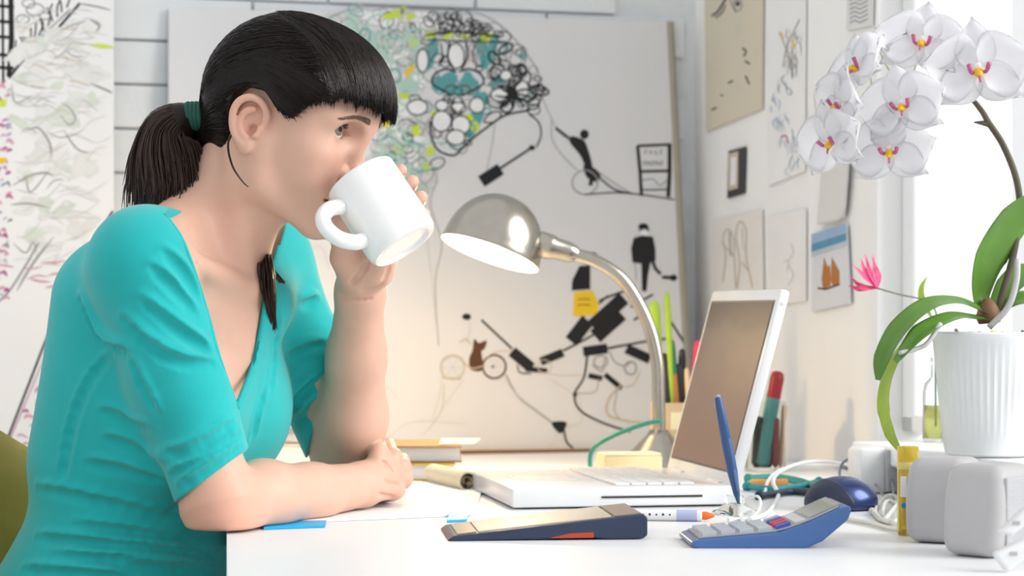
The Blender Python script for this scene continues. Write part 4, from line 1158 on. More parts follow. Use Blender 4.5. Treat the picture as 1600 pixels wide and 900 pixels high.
s_ = paper('pencil_sketch', 'pale cream sheet with two faint legs drawn in pencil above the laptop', [(1113, 345), (1190, 328), (1192, 480), (1114, 490)], (.76, .73, .69))
for pts in ([(1130, 440), (1134, 400), (1130, 372), (1138, 358), (1146, 372), (1148, 410), (1150, 450)], [(1152, 450), (1156, 410), (1150, 370), (1156, 346), (1166, 360), (1166, 400), (1172, 430), (1176, 450)], [(1128, 380), (1140, 392), (1146, 400)], [(1160, 410), (1170, 424)]): s_.line(pts, 2.2, 'n')
s_.line([(1140, 362), (1142, 400)], 2, 'g'); s_.line([(1160, 356), (1162, 390)], 2, 'l'); s_.done(INK)
s_ = paper('pencil_sketch', 'white sheet with a faint small pencil flower left of the boat photo', [(1198, 340), (1258, 326), (1258, 470), (1200, 480)], (.80, .79, .78))
s_.line([(1236, 380), (1240, 395), (1232, 410), (1240, 430), (1232, 445)], 1.6, 'l'); s_.line([(1224, 410), (1232, 408), (1230, 425)], 1.6, 'l'); s_.done(INK)
s_ = paper('photo_print', 'photo print of two brown sails under a blue sea on the right wall', [(1268, 366), (1322, 350), (1328, 474), (1268, 487)], (.66, .67, .70), 'photo', lift=.002)
s_.fill([(1268, 366), (1322, 350), (1323, 366), (1268, 384)], 'v'); s_.fill([(1268, 382), (1323, 364), (1323, 376), (1268, 394)], 'u'); s_.fill([(1268, 394), (1323, 376), (1324, 384), (1268, 402)], 's')
for pts in ([(1284, 436), (1288, 402), (1294, 420), (1298, 446), (1286, 452)], [(1298, 440), (1300, 402), (1312, 424), (1312, 444), (1302, 446)], [(1290, 420), (1297, 414), (1298, 440)]): s_.fill(pts, 'r')
s_.line([(1278, 450), (1290, 452), (1312, 444)], 3, 'b', False); s_.done(INK)
s_ = paper('card', 'blank grey card pinned above the boat photo', [(1284, 250), (1327, 232), (1318, 340), (1276, 352)], (.66, .66, .64), 'card', lift=.004)
s_.line([(1326, 240), (1324, 290), (1316, 338), (1280, 350)], 2.6, 'l'); s_.done(INK)
s_ = paper('written_note', 'grey note with lines of handwriting high beside the orchid flowers', [(1324, -20), (1364, -30), (1362, 40), (1322, 48)], (.68, .68, .68), 'note')
for y in range(-10, 38, 7): s_.line([(1328, y + 4), (1336, y), (1344, y + 3), (1356, y - 3)], 1.8, 'g')
s_.done(INK)
# ================================================================== desk lamp
LD = 2.98
lamp = thing('desk_lamp', 'brushed nickel desk lamp with dome shade and curved arm in front of the mural', 'lamp', desk_pt(1030, 742))
nickel = mat('brushed_nickel', (.42, .39, .34), .24, 1.0, var=.05, nscale=40)
lb = desk_pt(1030, 742)
MB().lathe(lb, ZX, [(.062, 0), (.064, .004), (.062, .009), (.050, .020), (.032, .038), (.018, .052), (.012, .060), (.0001, .061)], 48).build('base', nickel, lamp, autos=50)
arm = spline([lb + ZX * .045, P(1029, 620, LD), P(1026, 560, LD), P(1010, 500, LD), P(975, 440, LD), P(930, 408, LD), P(885, 395, LD)], 8)
b = MB(); b.tube(arm, .0088, 16); b.build('arm', nickel, lamp, smooth=True)
b = MB(); c0 = P(838, 380, LD); c1 = P(902, 398, LD); b.lathe(c0, c1 - c0, [(.0155, 0), (.0175, .004), (.0172, .016), (.0165, .022), (.0145, .026), (.0135, .045), (.0105, .054), (.0088, .057)], 28)
b.build('collar', nickel, lamp, autos=45)
on = nrm(V3(-.33, -.16, -.93)); oc = P(766, 394, LD)
N_ = 20; prof = []
for i in range(N_ + 1):
    a = i / N_ * math.pi / 2; prof.append((.0675 * math.cos(a) ** .92 if i < N_ else .0005, .079 * math.sin(a)))
outer = [(r, h) for r, h in prof]; inner = [(max(.0004, r - .0018), h - .0018) for r, h in prof][::-1]
sh = MB(); sh.lathe(oc, -on, [(.0682, -.002), (.0686, 0)] + outer[1:], 64); 
sh.f = [q for q in sh.f if len(q) == 4]
shade = sh.build('lamp_shade', nickel, lamp, autos=60)
b = MB(); b.lathe(oc, -on, [(.0682, -.002)] + inner[::-1][0:], 64); b.f = [q for q in b.f if len(q) == 4]
b.build('shade_lining', mat('white_enamel', (.88, .86, .82), .35, var=.01), lamp, smooth=True)
b = MB(); b.lathe(oc - on * .068, on, [(.0001, 0), (.012, .002), (.013, .014), (.017, .024), (.021, .036), (.019, .048), (.011, .056), (.0001, .058)], 24)
bulb = b.build('bulb', mat('lit_bulb', (1, .9, .7), .3, var=0, emit=(1.0, .80, .52), estr=12), lamp, smooth=True)
pl = bpy.data.lights.new('lamp_light', 'POINT'); pl.energy = 3.2; pl.color = (1.0, .70, .36); pl.shadow_soft_size = .02
po = bpy.data.objects.new('lamp_light', pl); COL.objects.link(po); po.location = tuple(oc + on * .012 - lb); po.parent = lamp
# its green flex
fl = thing('lamp_flex', 'thin green cable looping in front of the lamp base', 'cable', desk_pt(925, 746))
b = MB(); b.tube(spline([P(1033, 657, 2.90), P(1005, 663, 2.90), P(960, 680, 2.90), P(928, 700, 2.90), P(922, 725, 2.90), desk_pt(930, 746, .004), desk_pt(960, 748, .004)], 8), .003, 8); b.build('cable_sheath', mat('green_flex', (.03, .24, .17), .5), fl, smooth=True)
# notepad in front of the lamp base
def slab(name, label, cat, px, py, L, Dp, Hh, rgb, rot=0.0, z=0.0, bev=.001, m=None, group=None):
    c = desk_pt(px, py, z); a = math.radians(rot); ux = V3(math.cos(a), math.sin(a), 0); uy = V3(-math.sin(a), math.cos(a), 0)
    o = thing(name, label, cat, c, group)
    return o, c, ux, uy
o, c, ux, uy = slab('note_block', 'thick cream note block lying in front of the lamp base', 'note block', 990, 756, 0, 0, 0, 0, 14)
b = MB(); b.box(c + uy * .02 + ZX * .0175, (.076, .04, .035), (ux, uy, ZX), .0015); b.build('paper_block', mat('cream_paper', (.78, .68, .42), .8, var=.03, nscale=80, stretch=(1, 1, 20)), o)
b = MB(); b.box(c + uy * .02 + ZX * .0368, (.074, .038, .003), (ux, uy, ZX), .0008); b.build('top_sheet', mat('cream_sheet', (.82, .74, .50), .8), o)

# ================================================================== pen box and pens
def pen(name, label, p0, p1, r, rgb, tip=None, cap=None, cat='pen', group=None, rough=.4):
    p0 = np.asarray(p0, float); p1 = np.asarray(p1, float); L = np.linalg.norm(p1 - p0); ax = (p1 - p0) / L
    o = thing(name, label, cat, p0, group)
    MB().lathe(p0, ax, [(r * .3, 0), (r, .006), (r, L * .72), (r * 1.0, L * .72 + .0005)], 12).build('barrel', mat('barrel_' + '_'.join(str(int(c * 99)) for c in rgb), rgb, rough), o, autos=50)
    tc_ = cap or rgb
    MB().lathe(p0 + ax * L * .72, ax, [(r * 1.05, 0), (r * 1.08, L * .2), (r * .9, L * .26), (r * .35, L * .28)], 12).build('cap', mat('barrel_' + '_'.join(str(int(c * 99)) for c in tc_), tc_, rough), o, autos=50)
    return o
bx0 = desk_pt(1068, 732); PDp = bx0[1]
pb = thing('pen_box', 'square cardboard pen box between lamp and laptop', 'pen holder', bx0)
card = mat('kraft_card', (.62, .48, .30), .85, var=.06)
hw = .027; hh = .090
for dx, dy in ((-1, 0), (1, 0), (0, -1), (0, 1)):
    b = MB(); b.box(bx0 + UX * dx * hw + WX * (dy * hw - hw) + ZX * (hh / 2 + .001), ((.003 if dx else 2 * hw + .003), (.003 if dy else 2 * hw), hh), RAX); b.build('side_panel', card, pb)
b = MB(); b.box(bx0 - WX * hw + ZX * .002, (2 * hw, 2 * hw, .003), RAX); b.build('bottom', card, pb)
b = MB(); b.box(bx0 + WX * .0025 + ZX * .066 , (.04, .001, .024), RAX); b.build('paper_label', mat('cream_sheet', (.82, .74, .50), .8), pb)
bi = bx0 - WX * hw
def inbox(du, dw, px, py, dd=0.0): return bi + UX * du + WX * dw + ZX * .004, P(px, py, PDp - .0 + .03 + dd)
specs = [('pen', 'fat lime green marker with clip standing in the pen box', (-.019, -.006), (1022, 470), .0075, (.34, .52, .03), None), ('pen', 'slim lime green pen rising highest from the pen box', (-.006, .010), (1042, 456), .0042, (.34, .52, .03), None),
         ('pen', 'black pen leaning left in the pen box', (-.016, .014), (1038, 552), .0065, (.02, .02, .025), None), ('pencil', 'brown pencil with green end in the pen box', (.0, .018), (1049, 530), .0045, (.40, .17, .06), (.02, .18, .10)),
         ('pen', 'thin black pen leaning right out of the pen box', (.012, -.012), (1066, 545), .005, (.015, .015, .018), None), ('marker', 'neon pink marker beside the laptop screen edge', (.020, .0), (1092, 532), .0062, (.75, .12, .08), (.85, .03, .14)),
         ('pen', 'white and blue pen in the pen box', (-.004, -.018), (1044, 566), .0055, (.66, .66, .64), (.05, .12, .25)), ('pencil', 'pale wooden pencil in the pen box near the laptop', (.018, .018), (1072, 575), .0042, (.70, .55, .35), None), ('pen', 'stout black pen in the middle of the pen box', (.008, .004), (1060, 568), .0068, (.02, .02, .025), None)]
for nm, lab, (du, dw), (x, y), r, rgb, cap in specs:
    a_, b_ = inbox(du, dw, x, y); pen(nm, lab, a_, b_, r, rgb, None, cap, nm, 'pens in the cardboard box')
# glass jar with brushes behind the laptop
jb = desk_pt(1200, 738)
jar = thing('glass_jar', 'dark-filled glass jar with brushes behind the laptop screen', 'jar', jb)
clear = mat('clear_glass', (.93, .96, .95), .02, var=0, trans=1.0, ior=1.25)
MB().lathe(jb + V3(0, .03, 0), ZX, [(.026, .0005), (.0275, .003), (.0275, .095), (.0262, .095), (.026, .004), (.0001, .004)], 32).build('glass', clear, jar, autos=50)
for nm, lab, q0, q1, r, rgb, cap in (('brush', 'wide brush with dark red top in the glass jar', (-.006, .02), (1216, 580), .009, (.05, .22, .22), (.28, .012, .02)), ('pencil', 'plain wooden pencil at the right of the glass jar', (.020, .03), (1226, 632), .0036, (.62, .40, .22), None), ('brush', 'teal brush leaning in the glass jar', (-.01, .035), (1206, 608), .006, (.10, .30, .30), (.25, .42, .40)),
                               ('pen', 'black pen at the left of the glass jar', (-.014, .028), (1186, 650), .0062, (.02, .02, .022), None), ('pen', 'dark brown pen upright in the glass jar', (.006, .04), (1202, 655), .0062, (.06, .03, .025), None), ('pen', 'thin dark red pen in the glass jar', (.012, .018), (1212, 652), .005, (.20, .02, .03), None), ('pen', 'thick black marker in the glass jar', (-.001, .026), (1196, 662), .008, (.018, .018, .02), None)):
    p0_ = jb + V3(q0[0], q0[1], .006); pen(nm, lab, p0_, P(q1[0], q1[1], p0_[1]), r, rgb, None, cap, nm, 'brushes and pens in the glass jar')

# ================================================================== laptop
lx = nrm(V3(.983, .18, 0)); ly = nrm(V3(-.18, .983, 0)); FN = desk_pt(800, 797)
LWd, LDp, LT = .287, .253, .0215
lap = thing('laptop', 'open white laptop seen from its side with a brown room reflection painted on its screen', 'laptop', FN)
wplast = mat('white_polycarbonate', (.82, .83, .84), .22, var=.008)
LAX = (lx, ly, ZX)
def lp(a, b_, z): return FN + lx * a + ly * b_ + ZX * z
b = MB(); b.box(lp(LDp / 2, LWd / 2, LT / 2 + .002), (LDp, LWd, LT), LAX, .0035); base_o = b.build('base', wplast, lap, autos=40)
for a_, c_ in ((.02, .02), (.23, .02), (.02, .265), (.23, .265)):
    b = MB(); b.lathe(lp(a_, c_, 0), ZX, [(.006, .0003), (.0055, .003)], 12); b.build('foot', mat('grey_rubber', (.35, .35, .36), .8), lap)
b = MB(); b.box(lp(.158, -.0003, .0125), (.115, .0012, .0022), LAX); b.build('disc_slot', mat('dark_slot', (.03, .03, .035), .6), lap)
b = MB(); b.box(lp(.066, LWd / 2, LT + .0021), (.062, .082, .0006), LAX, .0002); b.build('trackpad', mat('trackpad_grey', (.70, .71, .73), .35), lap)
b = MB(); b.box(lp(.0305, LWd / 2, LT + .0021), (.006, .082, .0006), LAX, .0002); b.build('trackpad_button', mat('trackpad_grey', (.70, .71, .73), .35), lap)
kme = None; keym = mat('key_white', (.76, .77, .80), .35)
for r_ in range(5):
    for c_ in range(13):
        pos = lp(.128 + r_ * .0185, .024 + c_ * .0199, LT + .0038)
        if kme is None:
            mb = MB(); mb.box((0, 0, 0), (.0162, .0174, .0034), LAX, .0008); o = mb.build('key', keym, lap); kme = o.data; 
            o.data.transform(Matrix.Translation(Vector(tuple(parent_loc(lap)))))
        else: o = bpy.data.objects.new('key', kme); COL.objects.link(o); o.parent = lap
        o.location = tuple(pos - parent_loc(lap))
hl = .231; lu = nrm(lx * .060 + ZX * .2235); ln_ = np.cross(lu, ly); ln_ = ln_ * (1 if np.dot(ln_, lx) < 0 else -1)   # facing the keyboard
hb = lp(LDp - .006, 0, LT - .001)
def ld(a, h_, o_=0): return hb + ly * a + lu * h_ + ln_ * o_
LIDX = (ly, lu, ln_)
b = MB(); b.box(ld(LWd / 2, hl / 2, -.006), (LWd, hl, .012), LIDX, .0035); lid = b.build('lid', wplast, lap, autos=40)
def scr_reflection_mat():  # room's reflection painted in as a glowing gradient, brown below, dark grey above
    m = bpy.data.materials.new('screen_painted_reflection'); m.use_nodes = True; nt = m.node_tree; bs = nt.nodes['Principled BSDF']
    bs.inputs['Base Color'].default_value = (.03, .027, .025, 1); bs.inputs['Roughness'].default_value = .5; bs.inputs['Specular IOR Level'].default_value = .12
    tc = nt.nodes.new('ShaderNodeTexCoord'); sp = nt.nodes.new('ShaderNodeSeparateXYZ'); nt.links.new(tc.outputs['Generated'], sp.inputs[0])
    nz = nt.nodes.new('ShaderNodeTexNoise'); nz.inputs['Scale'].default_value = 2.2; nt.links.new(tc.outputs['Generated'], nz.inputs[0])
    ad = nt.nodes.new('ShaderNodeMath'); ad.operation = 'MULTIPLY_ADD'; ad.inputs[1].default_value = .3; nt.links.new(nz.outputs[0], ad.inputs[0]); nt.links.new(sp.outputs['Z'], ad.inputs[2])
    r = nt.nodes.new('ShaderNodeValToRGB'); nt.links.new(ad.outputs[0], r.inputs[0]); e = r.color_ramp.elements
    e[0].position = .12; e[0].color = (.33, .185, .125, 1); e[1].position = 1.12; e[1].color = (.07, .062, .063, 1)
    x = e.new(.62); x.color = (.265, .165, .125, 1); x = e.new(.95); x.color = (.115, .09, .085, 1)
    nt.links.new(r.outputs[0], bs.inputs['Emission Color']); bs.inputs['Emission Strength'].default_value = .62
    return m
b = MB(); b.box(ld(LWd / 2, .019 + (hl - .035) / 2, .0004), (LWd - .026, hl - .035, .0014), LIDX); b.build('screen', scr_reflection_mat(), lid)
b = MB(); b.box(ld(LWd / 2, .019 + (hl - .035) / 2, .0001), (LWd - .021, hl - .030, .0010), LIDX); b.build('screen_gasket', mat('gasket_grey', (.12, .12, .13), .6), lid)
for a_ in (.06, LWd - .06):
    b = MB(); b.tube([hb + ly * (a_ - .025), hb + ly * (a_ + .025)], .0055, 12); b.build('hinge', wplast, lap, smooth=True, autos=50)
b = MB(); b.lathe(ld(.0, hl - .016, -.006), -ly, [(.0001, -.001), (.002, -.001), (.0022, .0006), (.0001, .0008)], 12); b.build('lid_button', mat('trackpad_grey', (.70, .71, .73), .35), lid)

# ================================================================== tablet, calculator, stylus, marker
tb = thing('tablet_device', 'dark navy handheld tablet with tan screen lying nearest on the desk', 'tablet', desk_pt(850, 844))
n0 = desk_pt(699, 846); n1 = desk_pt(1012, 843); tx = nrm(n1 - n0); ty = nrm(V3(-tx[1], tx[0], 0)); TLn = np.linalg.norm(n1 - n0)
navy = mat('navy_plastic', (.022, .034, .075), .3, var=.05); 
def tp(a, d, z): return n0 + tx * a + ty * d + ZX * z
dep = .118
side = [(0, .0005), (.004, .0), (TLn - .05, .002), (TLn - .038, .0005), (TLn - .004, .0008), (TLn, .004), (TLn, .0215), (TLn - .004, .024), (TLn - .03, .0215), (.03, .0075), (.006, .005)]
b = MB(); b.prism([tp(a, 0, z) for a, z in side], ty * dep); bd = b.build('body', navy, tb)
md_ = bd.modifiers.new('bevel', 'BEVEL'); md_.width = .0018; md_.segments = 2; md_.limit_method = 'ANGLE'
def ttop(a): return np.interp(a, [.006, .03, TLn - .03, TLn - .004], [.005, .0075, .0215, .024])
b = MB(); a0, a1 = .030, TLn - .034
b.prism([tp(a0, .008, ttop(a0) + .0002), tp(a1, .008, ttop(a1) + .0002), tp(a1, dep - .008, ttop(a1) + .0002), tp(a0, dep - .008, ttop(a0) + .0002)], ZX * .0012)
b.build('screen', mat('tan_screen', (.80, .67, .53), .2, var=.05, nscale=9, coat=.1), tb)
b = MB(); a0, a1 = .010, .028; b.prism([tp(a0, .006, ttop(a0) + .0002), tp(a1, .008, ttop(a1) + .0002), tp(a1, dep - .008, ttop(a1) + .0002), tp(a0, dep - .01, ttop(a0) + .0002)], ZX * .0009)
b.build('end_panel', mat('bronze_panel', (.30, .24, .20), .3), tb)
b = MB(); a0, a1 = TLn - .031, TLn - .006; b.prism([tp(a0, .006, ttop(a0) + .0002), tp(a1, .006, ttop(a1) + .0002), tp(a1, dep - .006, ttop(a1) + .0002), tp(a0, dep - .006, ttop(a0) + .0002)], ZX * .0012)
b.build('end_panel', mat('bronze_panel', (.30, .24, .20), .3), tb)
b = MB(); b.prism([tp(TLn - .095, -.0004, .0022), tp(TLn - .052, -.0004, .0022), tp(TLn - .052, -.0004, .0075), tp(TLn - .075, -.0004, .0065)], ty * .003); b.build('red_strip', mat('red_plastic', (.42, .05, .02), .4), tb)

cal = thing('calculator', 'blue pocket calculator with grey keys and raised display end', 'calculator', desk_pt(1170, 857))
cD = desk_pt(1170, 857)[1]; cy = nrm(V3(-.05, 1, 0)); cdep = .092
def cp(px, py, d=0.0): return P(px, py, cD) + cy * d
blue = mat('blue_plastic', (.055, .13, .33), .32, var=.04)
bottom = [(1082, 855), (1092, 858), (1258, 858), (1286, 846), (1326, 812), (1331, 797)]
topl = [(1328, 790), (1312, 794), (1262, 817), (1218, 832), (1150, 838), (1092, 843), (1079, 848)]
zmin = 858.0
b = MB(); b.prism([cp(x, y) for x, y in bottom + topl], cy * cdep); cb = b.build('body', blue, cal)
md_ = cb.modifiers.new('bevel', 'BEVEL'); md_.width = .0022; md_.segments = 3; md_.limit_method = 'ANGLE'
facem = mat('grey_face', (.36, .38, .42), .4)
def ctop(px): return np.interp(px, [1079, 1092, 1150, 1218, 1262, 1312, 1328], [848, 843, 838, 832, 817, 794, 790])
def patch(x0, x1, d0, d1, th, m, name, parent, lift=.0004, n=4):
    b = MB(); xs = np.linspace(x0, x1, n); top_ = [cp(x, ctop(x), 0) + ZX * (lift + th) for x in xs]; bot_ = [cp(x, ctop(x), 0) + ZX * lift for x in xs]
    b.prism(top_ + bot_[::-1], cy * (d1 - d0)); b.v = [tuple(np.array(q) + cy * d0) for q in b.v]; return b.build(name, m, parent)
patch(1094, 1312, .005, cdep - .005, .0012, facem, 'face_plate', cal, n=12)
patch(1268, 1316, .010, cdep - .010, .0012, mat('lcd_grey', (.30, .32, .27), .15), 'display', cal, .0018, 6)
patch(1246, 1262, .012, cdep - .012, .0008, mat('silver_bezel', (.60, .62, .65), .25), 'solar_panel', cal, .0018, 4)
for r_ in range(5):
    for c_ in range(5):
        x0 = 1100 + c_ * 29; d0 = .009 + r_ * .0158
        cm = mat('key_grey', (.46, .49, .54), .4)
        if c_ == 4: cm = mat('key_blue', (.04, .08, .42), .4) if r_ in (0, 3) else (mat('key_red', (.50, .03, .08), .4) if r_ in (1, 2) else cm)
        patch(x0, x0 + 22, d0, d0 + .0115, .0035, cm, 'key', cal, .0014, 3)

st_b = desk_pt(1163, 806)
stn = thing('stylus_stand', 'clear plastic stylus stand on the desk beside the laptop', 'stand', st_b)
MB().lathe(st_b + V3(-.008, .02, 0), ZX, [(.024, .0004), (.0245, .003), (.020, .006), (.012, .010), (.0095, .02), (.0085, .02), (.008, .009), (.0001, .009)], 32).build('stand_body', clear, stn, autos=40)
sty = thing('stylus', 'blue stylus standing upright in front of the laptop screen', 'stylus', st_b + V3(-.008, .02, .011))
s0 = st_b + V3(-.004, .02, .0105); s1 = P(1121, 616, s0[1]); L = np.linalg.norm(s1 - s0); ax = (s1 - s0) / L
stm = mat('stylus_blue', (.035, .085, .22), .35, var=.05)
MB().lathe(s0, ax, [(.0015, 0), (.0036, .012), (.0056, .035), (.0060, L * .55), (.0058, L * .60)], 20).build('barrel', stm, sty, autos=50)
MB().lathe(s0 + ax * L * .60, ax, [(.0054, 0), (.0058, .001), (.0050, L * .25), (.0040, L * .36), (.0034, L * .375)], 20).build('upper_barrel', stm, sty, autos=50)
MB().lathe(s0 + ax * L * .973, ax, [(.0032, 0), (.0026, L * .012), (.0012, L * .026)], 16).build('eraser_end', mat('grey_rubber', (.35, .35, .36), .8), sty, autos=50)
b = MB(); b.box(s0 + ax * L * .22 + V3(.002, -.005, 0), (.0035, .003, .024), (nrm(np.cross(ax, V3(0, 1, 0))), nrm(np.cross(ax, V3(1, 0, 0))), ax), .0008); b.build('side_switch', mat('switch_blue', (.10, .18, .36), .3), sty)

m0 = desk_pt(952, 804, .006); m1 = desk_pt(1112, 806, .006)
mk = thing('marker_pen', 'white marker pen with orange tip lying behind the tablet', 'marker', desk_pt(952, 808))
ax = nrm(m1 - m0); L = np.linalg.norm(m1 - m0)
MB().lathe(m0, ax, [(.004, 0), (.0058, .001), (.0058, L * .90), (.004, L * .91)], 20).build('barrel', mat('marker_white', (.80, .80, .80), .3), mk, autos=50)
MB().lathe(m0 + ax * L * .905, ax, [(.0042, 0), (.0045, .004), (.0025, .010), (.001, .013)], 16).build('tip', mat('marker_orange', (.75, .16, .02), .4), mk, autos=50)
MB().lathe(m0 + ax * L * .66, ax, [(.00585, 0), (.00585, L * .2)], 20).build('print_band', mat('print_lilac', (.42, .46, .68), .4), mk, autos=50)
for i in range(7):
    b = MB(); q = m0 + ax * (L * (.20 + i * .065)); b.lathe(q + V3(0, -.0054, .001), V3(0, -1, .1), [(.0012 + .0005 * (i % 2), 0), (.0008, .0006)], 10); b.build('print_dot', mat('print_dark', (.06, .05, .08), .5), mk)

# ================================================================== papers, books
pp = thing('paper_pad', 'large white paper sheet under the resting forearms', 'paper', desk_pt(560, 800))
b = MB(); c4 = [desk_pt(452, 818), desk_pt(742, 806), desk_pt(752, 772), desk_pt(724, 756), desk_pt(470, 752)]
b.prism([p + ZX * .0004 for p in c4], ZX * .0022); b.build('sheets', mat('sheet_white', (.84, .845, .86), .7, var=.01), pp)
for i, (c4, lab) in enumerate((([(412, 828), (508, 824.5), (510, 817), (440, 818)], 'cyan plastic strip under the paper by the elbow'), ([(698, 817), (729, 815.5), (735, 803), (703, 803)], 'small cyan plastic strip beside the tablet'))):
    o = thing('cyan_strip', lab, 'strip', desk_pt(*c4[0]))
    b = MB(); b.prism([desk_pt(x, y) + ZX * (.0004) for x, y in c4], ZX * .0024); q = b.build('strip', mat('cyan_plastic', (.0, .40, .78), .4), o)
def book(label, c, L, Dp, Hh, rot, cover, pages=(.78, .76, .73), z=DESK, name='book', group=None, th=.0022):
    a = math.radians(rot); ux = V3(math.cos(a), math.sin(a), 0); uy = V3(-math.sin(a), math.cos(a), 0)
    o = thing(name, label, 'book', V3(c[0], c[1], z), group); cm = mat('cover_' + '_'.join(str(int(q * 99)) for q in cover), cover, .5, var=.08)
    cc_ = V3(c[0], c[1], z + .0004)
    b = MB(); b.box(cc_ + uy * Dp / 2 + ZX * th / 2, (L, Dp, th), (ux, uy, ZX), .0004); b.build('cover', cm, o)
    b = MB(); b.box(cc_ + uy * Dp / 2 + ZX * (Hh - th / 2), (L, Dp, th), (ux, uy, ZX), .0004); b.build('cover', cm, o)
    b = MB(); b.box(cc_ + uy * (Dp - th / 2) + ZX * (Hh / 2), (L, th, Hh - 2 * th), (ux, uy, ZX)); b.build('spine', cm, o)
    b = MB(); b.box(cc_ + uy * (Dp / 2 - .001) + ZX * (Hh / 2), (L - .005, Dp - .008, Hh - 2 * th - .0002), (ux, uy, ZX)); b.build('page_block', mat('pages_' + '_'.join(str(int(q * 99)) for q in pages), pages, .9, var=.06, nscale=60, stretch=(.2, .2, 60)), o)
    return o
bc = desk_pt(648, 752)
book('yellow-covered book at the bottom of the stack by the hand', bc, .105, .15, .022, 4, (.55, .36, .03), (.70, .71, .75), group='books stacked by the hand')
book('tan-covered book on top of the stack by the hand', bc + V3(-.005, .012, 0), .130, .15, .0215, 2, (.36, .21, .10), (.60, .62, .68), z=DESK + .0226, group='books stacked by the hand')
b = MB(); o = thing('loose_sheet', 'cream loose sheet lying on the end of the book stack', 'paper', bc + V3(.05, .05, .046))
q0 = bc + V3(.030, .03, .0452); b.prism([q0, q0 + V3(.045, .012, .0), q0 + V3(.052, .12, 0), q0 + V3(.0, .12, 0)], ZX * .0012); b.build('sheet', mat('cream_sheet', (.82, .74, .50), .8), o)
r0 = desk_pt(731, 752, .012); ro = thing('paper_roll', 'rolled cream paper lying against the book stack', 'paper roll', desk_pt(731, 752))
b = MB(); b.lathe(r0, nrm(V3(-.35, 1, 0)), [(.0122, 0), (.0122, .14), (.0098, .14), (.0098, 0)], 28, closed=True); b.build('roll', mat('roll_paper', (.74, .66, .50), .8), ro, autos=50)
b = MB(); sp = [r0 + nrm(V3(1, .35, 0)) * (.0095 - .00012 * i) * math.cos(i * .25) + ZX * (.0095 - .00012 * i) * math.sin(i * .25) for i in range(50)]
dv = nrm(V3(-.35, 1, 0)) * .13; b.add(sp + [p + dv for p in sp], [(i, i + 1, 51 + i, 50 + i) for i in range(49)]); b.build('inner_turns', mat('roll_paper', (.74, .66, .50), .8), ro, smooth=True)
# stack seen between the arms
b2 = desk_pt(440, 728)
book('thick cream book standing behind the elbow gap', b2, .13, .10, .030, 5, (.74, .68, .50), (.80, .77, .70), group='books behind the arms')
book('grey book lying on the cream book behind the arms', b2 + V3(-.02, .01, 0), .13, .10, .018, -3, (.30, .28, .27), (.62, .60, .58), z=DESK + .0306, group='books behind the arms')

# ================================================================== mouse and cables
mo = thing('computer_mouse', 'dark blue computer mouse among white cables', 'mouse', desk_pt(1320, 798))
mc_ = desk_pt(1321, 800) + V3(0, .030, 0)
MS_ = SDF(); mx = nrm(V3(1, .25, 0)); my = nrm(V3(-.25, 1, 0))
MS_.ell(mc_ + ZX * .008, V3(.0415, .031, .029), (mx, my, ZX), .01)
zf = DESK + .0008
MS_.fn(lambda p: (zf - p[:, 2]).astype(np.float32), mc_, .08, .004, 'i')
v, f = MS_.mesh(mc_ - V3(.06, .06, .03), mc_ + V3(.06, .06, .06), .0016)
np_mesh('shell', v, f, mat('blue_metallic', (.035, .055, .17), .28, .55, var=.04, coat=.3), mo)
M2 = SDF(); M2.ell(mc_ + ZX * .008, V3(.0421, .0316, .0296), (mx, my, ZX), .01)
M2.fn(lambda p: ((p - mc_) @ mx + .012 - .35 * np.abs((p - mc_) @ my) + .45 * (p[:, 2] - DESK - .02)).astype(np.float32), mc_, .08, .002, 'i')
M2.fn(lambda p: (zf + .003 - p[:, 2]).astype(np.float32), mc_, .08, .002, 'i')
v, f = M2.mesh(mc_ - V3(.06, .06, .03), mc_ + V3(.06, .06, .06), .0016)
np_mesh('button', v, f, mat('button_navy', (.018, .024, .055), .4), mo)
def cable(label, pts, r, rgb, name='cable', group=None):
    c = spline(pts, 8); c[:, 2] = np.maximum(c[:, 2], DESK + r + .0003)
    o = thing(name, label, 'cable', V3(c[0][0], c[0][1], DESK)); b = MB(); b.tube(c, r, 8); b.build('sheath', mat('sheath_' + '_'.join(str(int(q * 99)) for q in rgb), rgb, .45), o, smooth=True)
    for e_, d_ in ((c[0], c[0] - c[1]), (c[-1], c[-1] - c[-2])):
        b = MB(); b.lathe(e_, d_, [(r * 1.3, -.006), (r * 1.5, 0), (r * 1.2, .002), (.0001, .0022)], 10); b.build('end_sleeve', mat('sheath_' + '_'.join(str(int(q * 99)) for q in rgb), rgb, .45), o, smooth=True, autos=40)
    return o
wc = (.78, .79, .80)
cable('white cable arching from the laptop to the window wall', [desk_pt(1172, 812, .003), desk_pt(1200, 800, .003), P(1216, 775, 2.62), P(1208, 752, 2.68), P(1222, 735, 2.72), P(1262, 722, 2.76), P(1310, 724, 2.80), P(1352, 738, 2.82), desk_pt(1398, 758, .003)], .0024, wc)
cable('second white cable arching just behind the first one', [desk_pt(1195, 772, .003), P(1200, 752, 2.75), P(1218, 735, 2.78), P(1262, 726, 2.82), P(1318, 728, 2.86), desk_pt(1372, 752, .003)], .0020, wc)
cable('white cable lying in a flat loop below the calculator display', [desk_pt(1140, 812, .003), desk_pt(1175, 808, .003), P(1188, 790, 2.42), P(1184, 776, 2.44), P(1166, 778, 2.45), P(1152, 795, 2.44), desk_pt(1160, 812, .003)], .0016, wc)
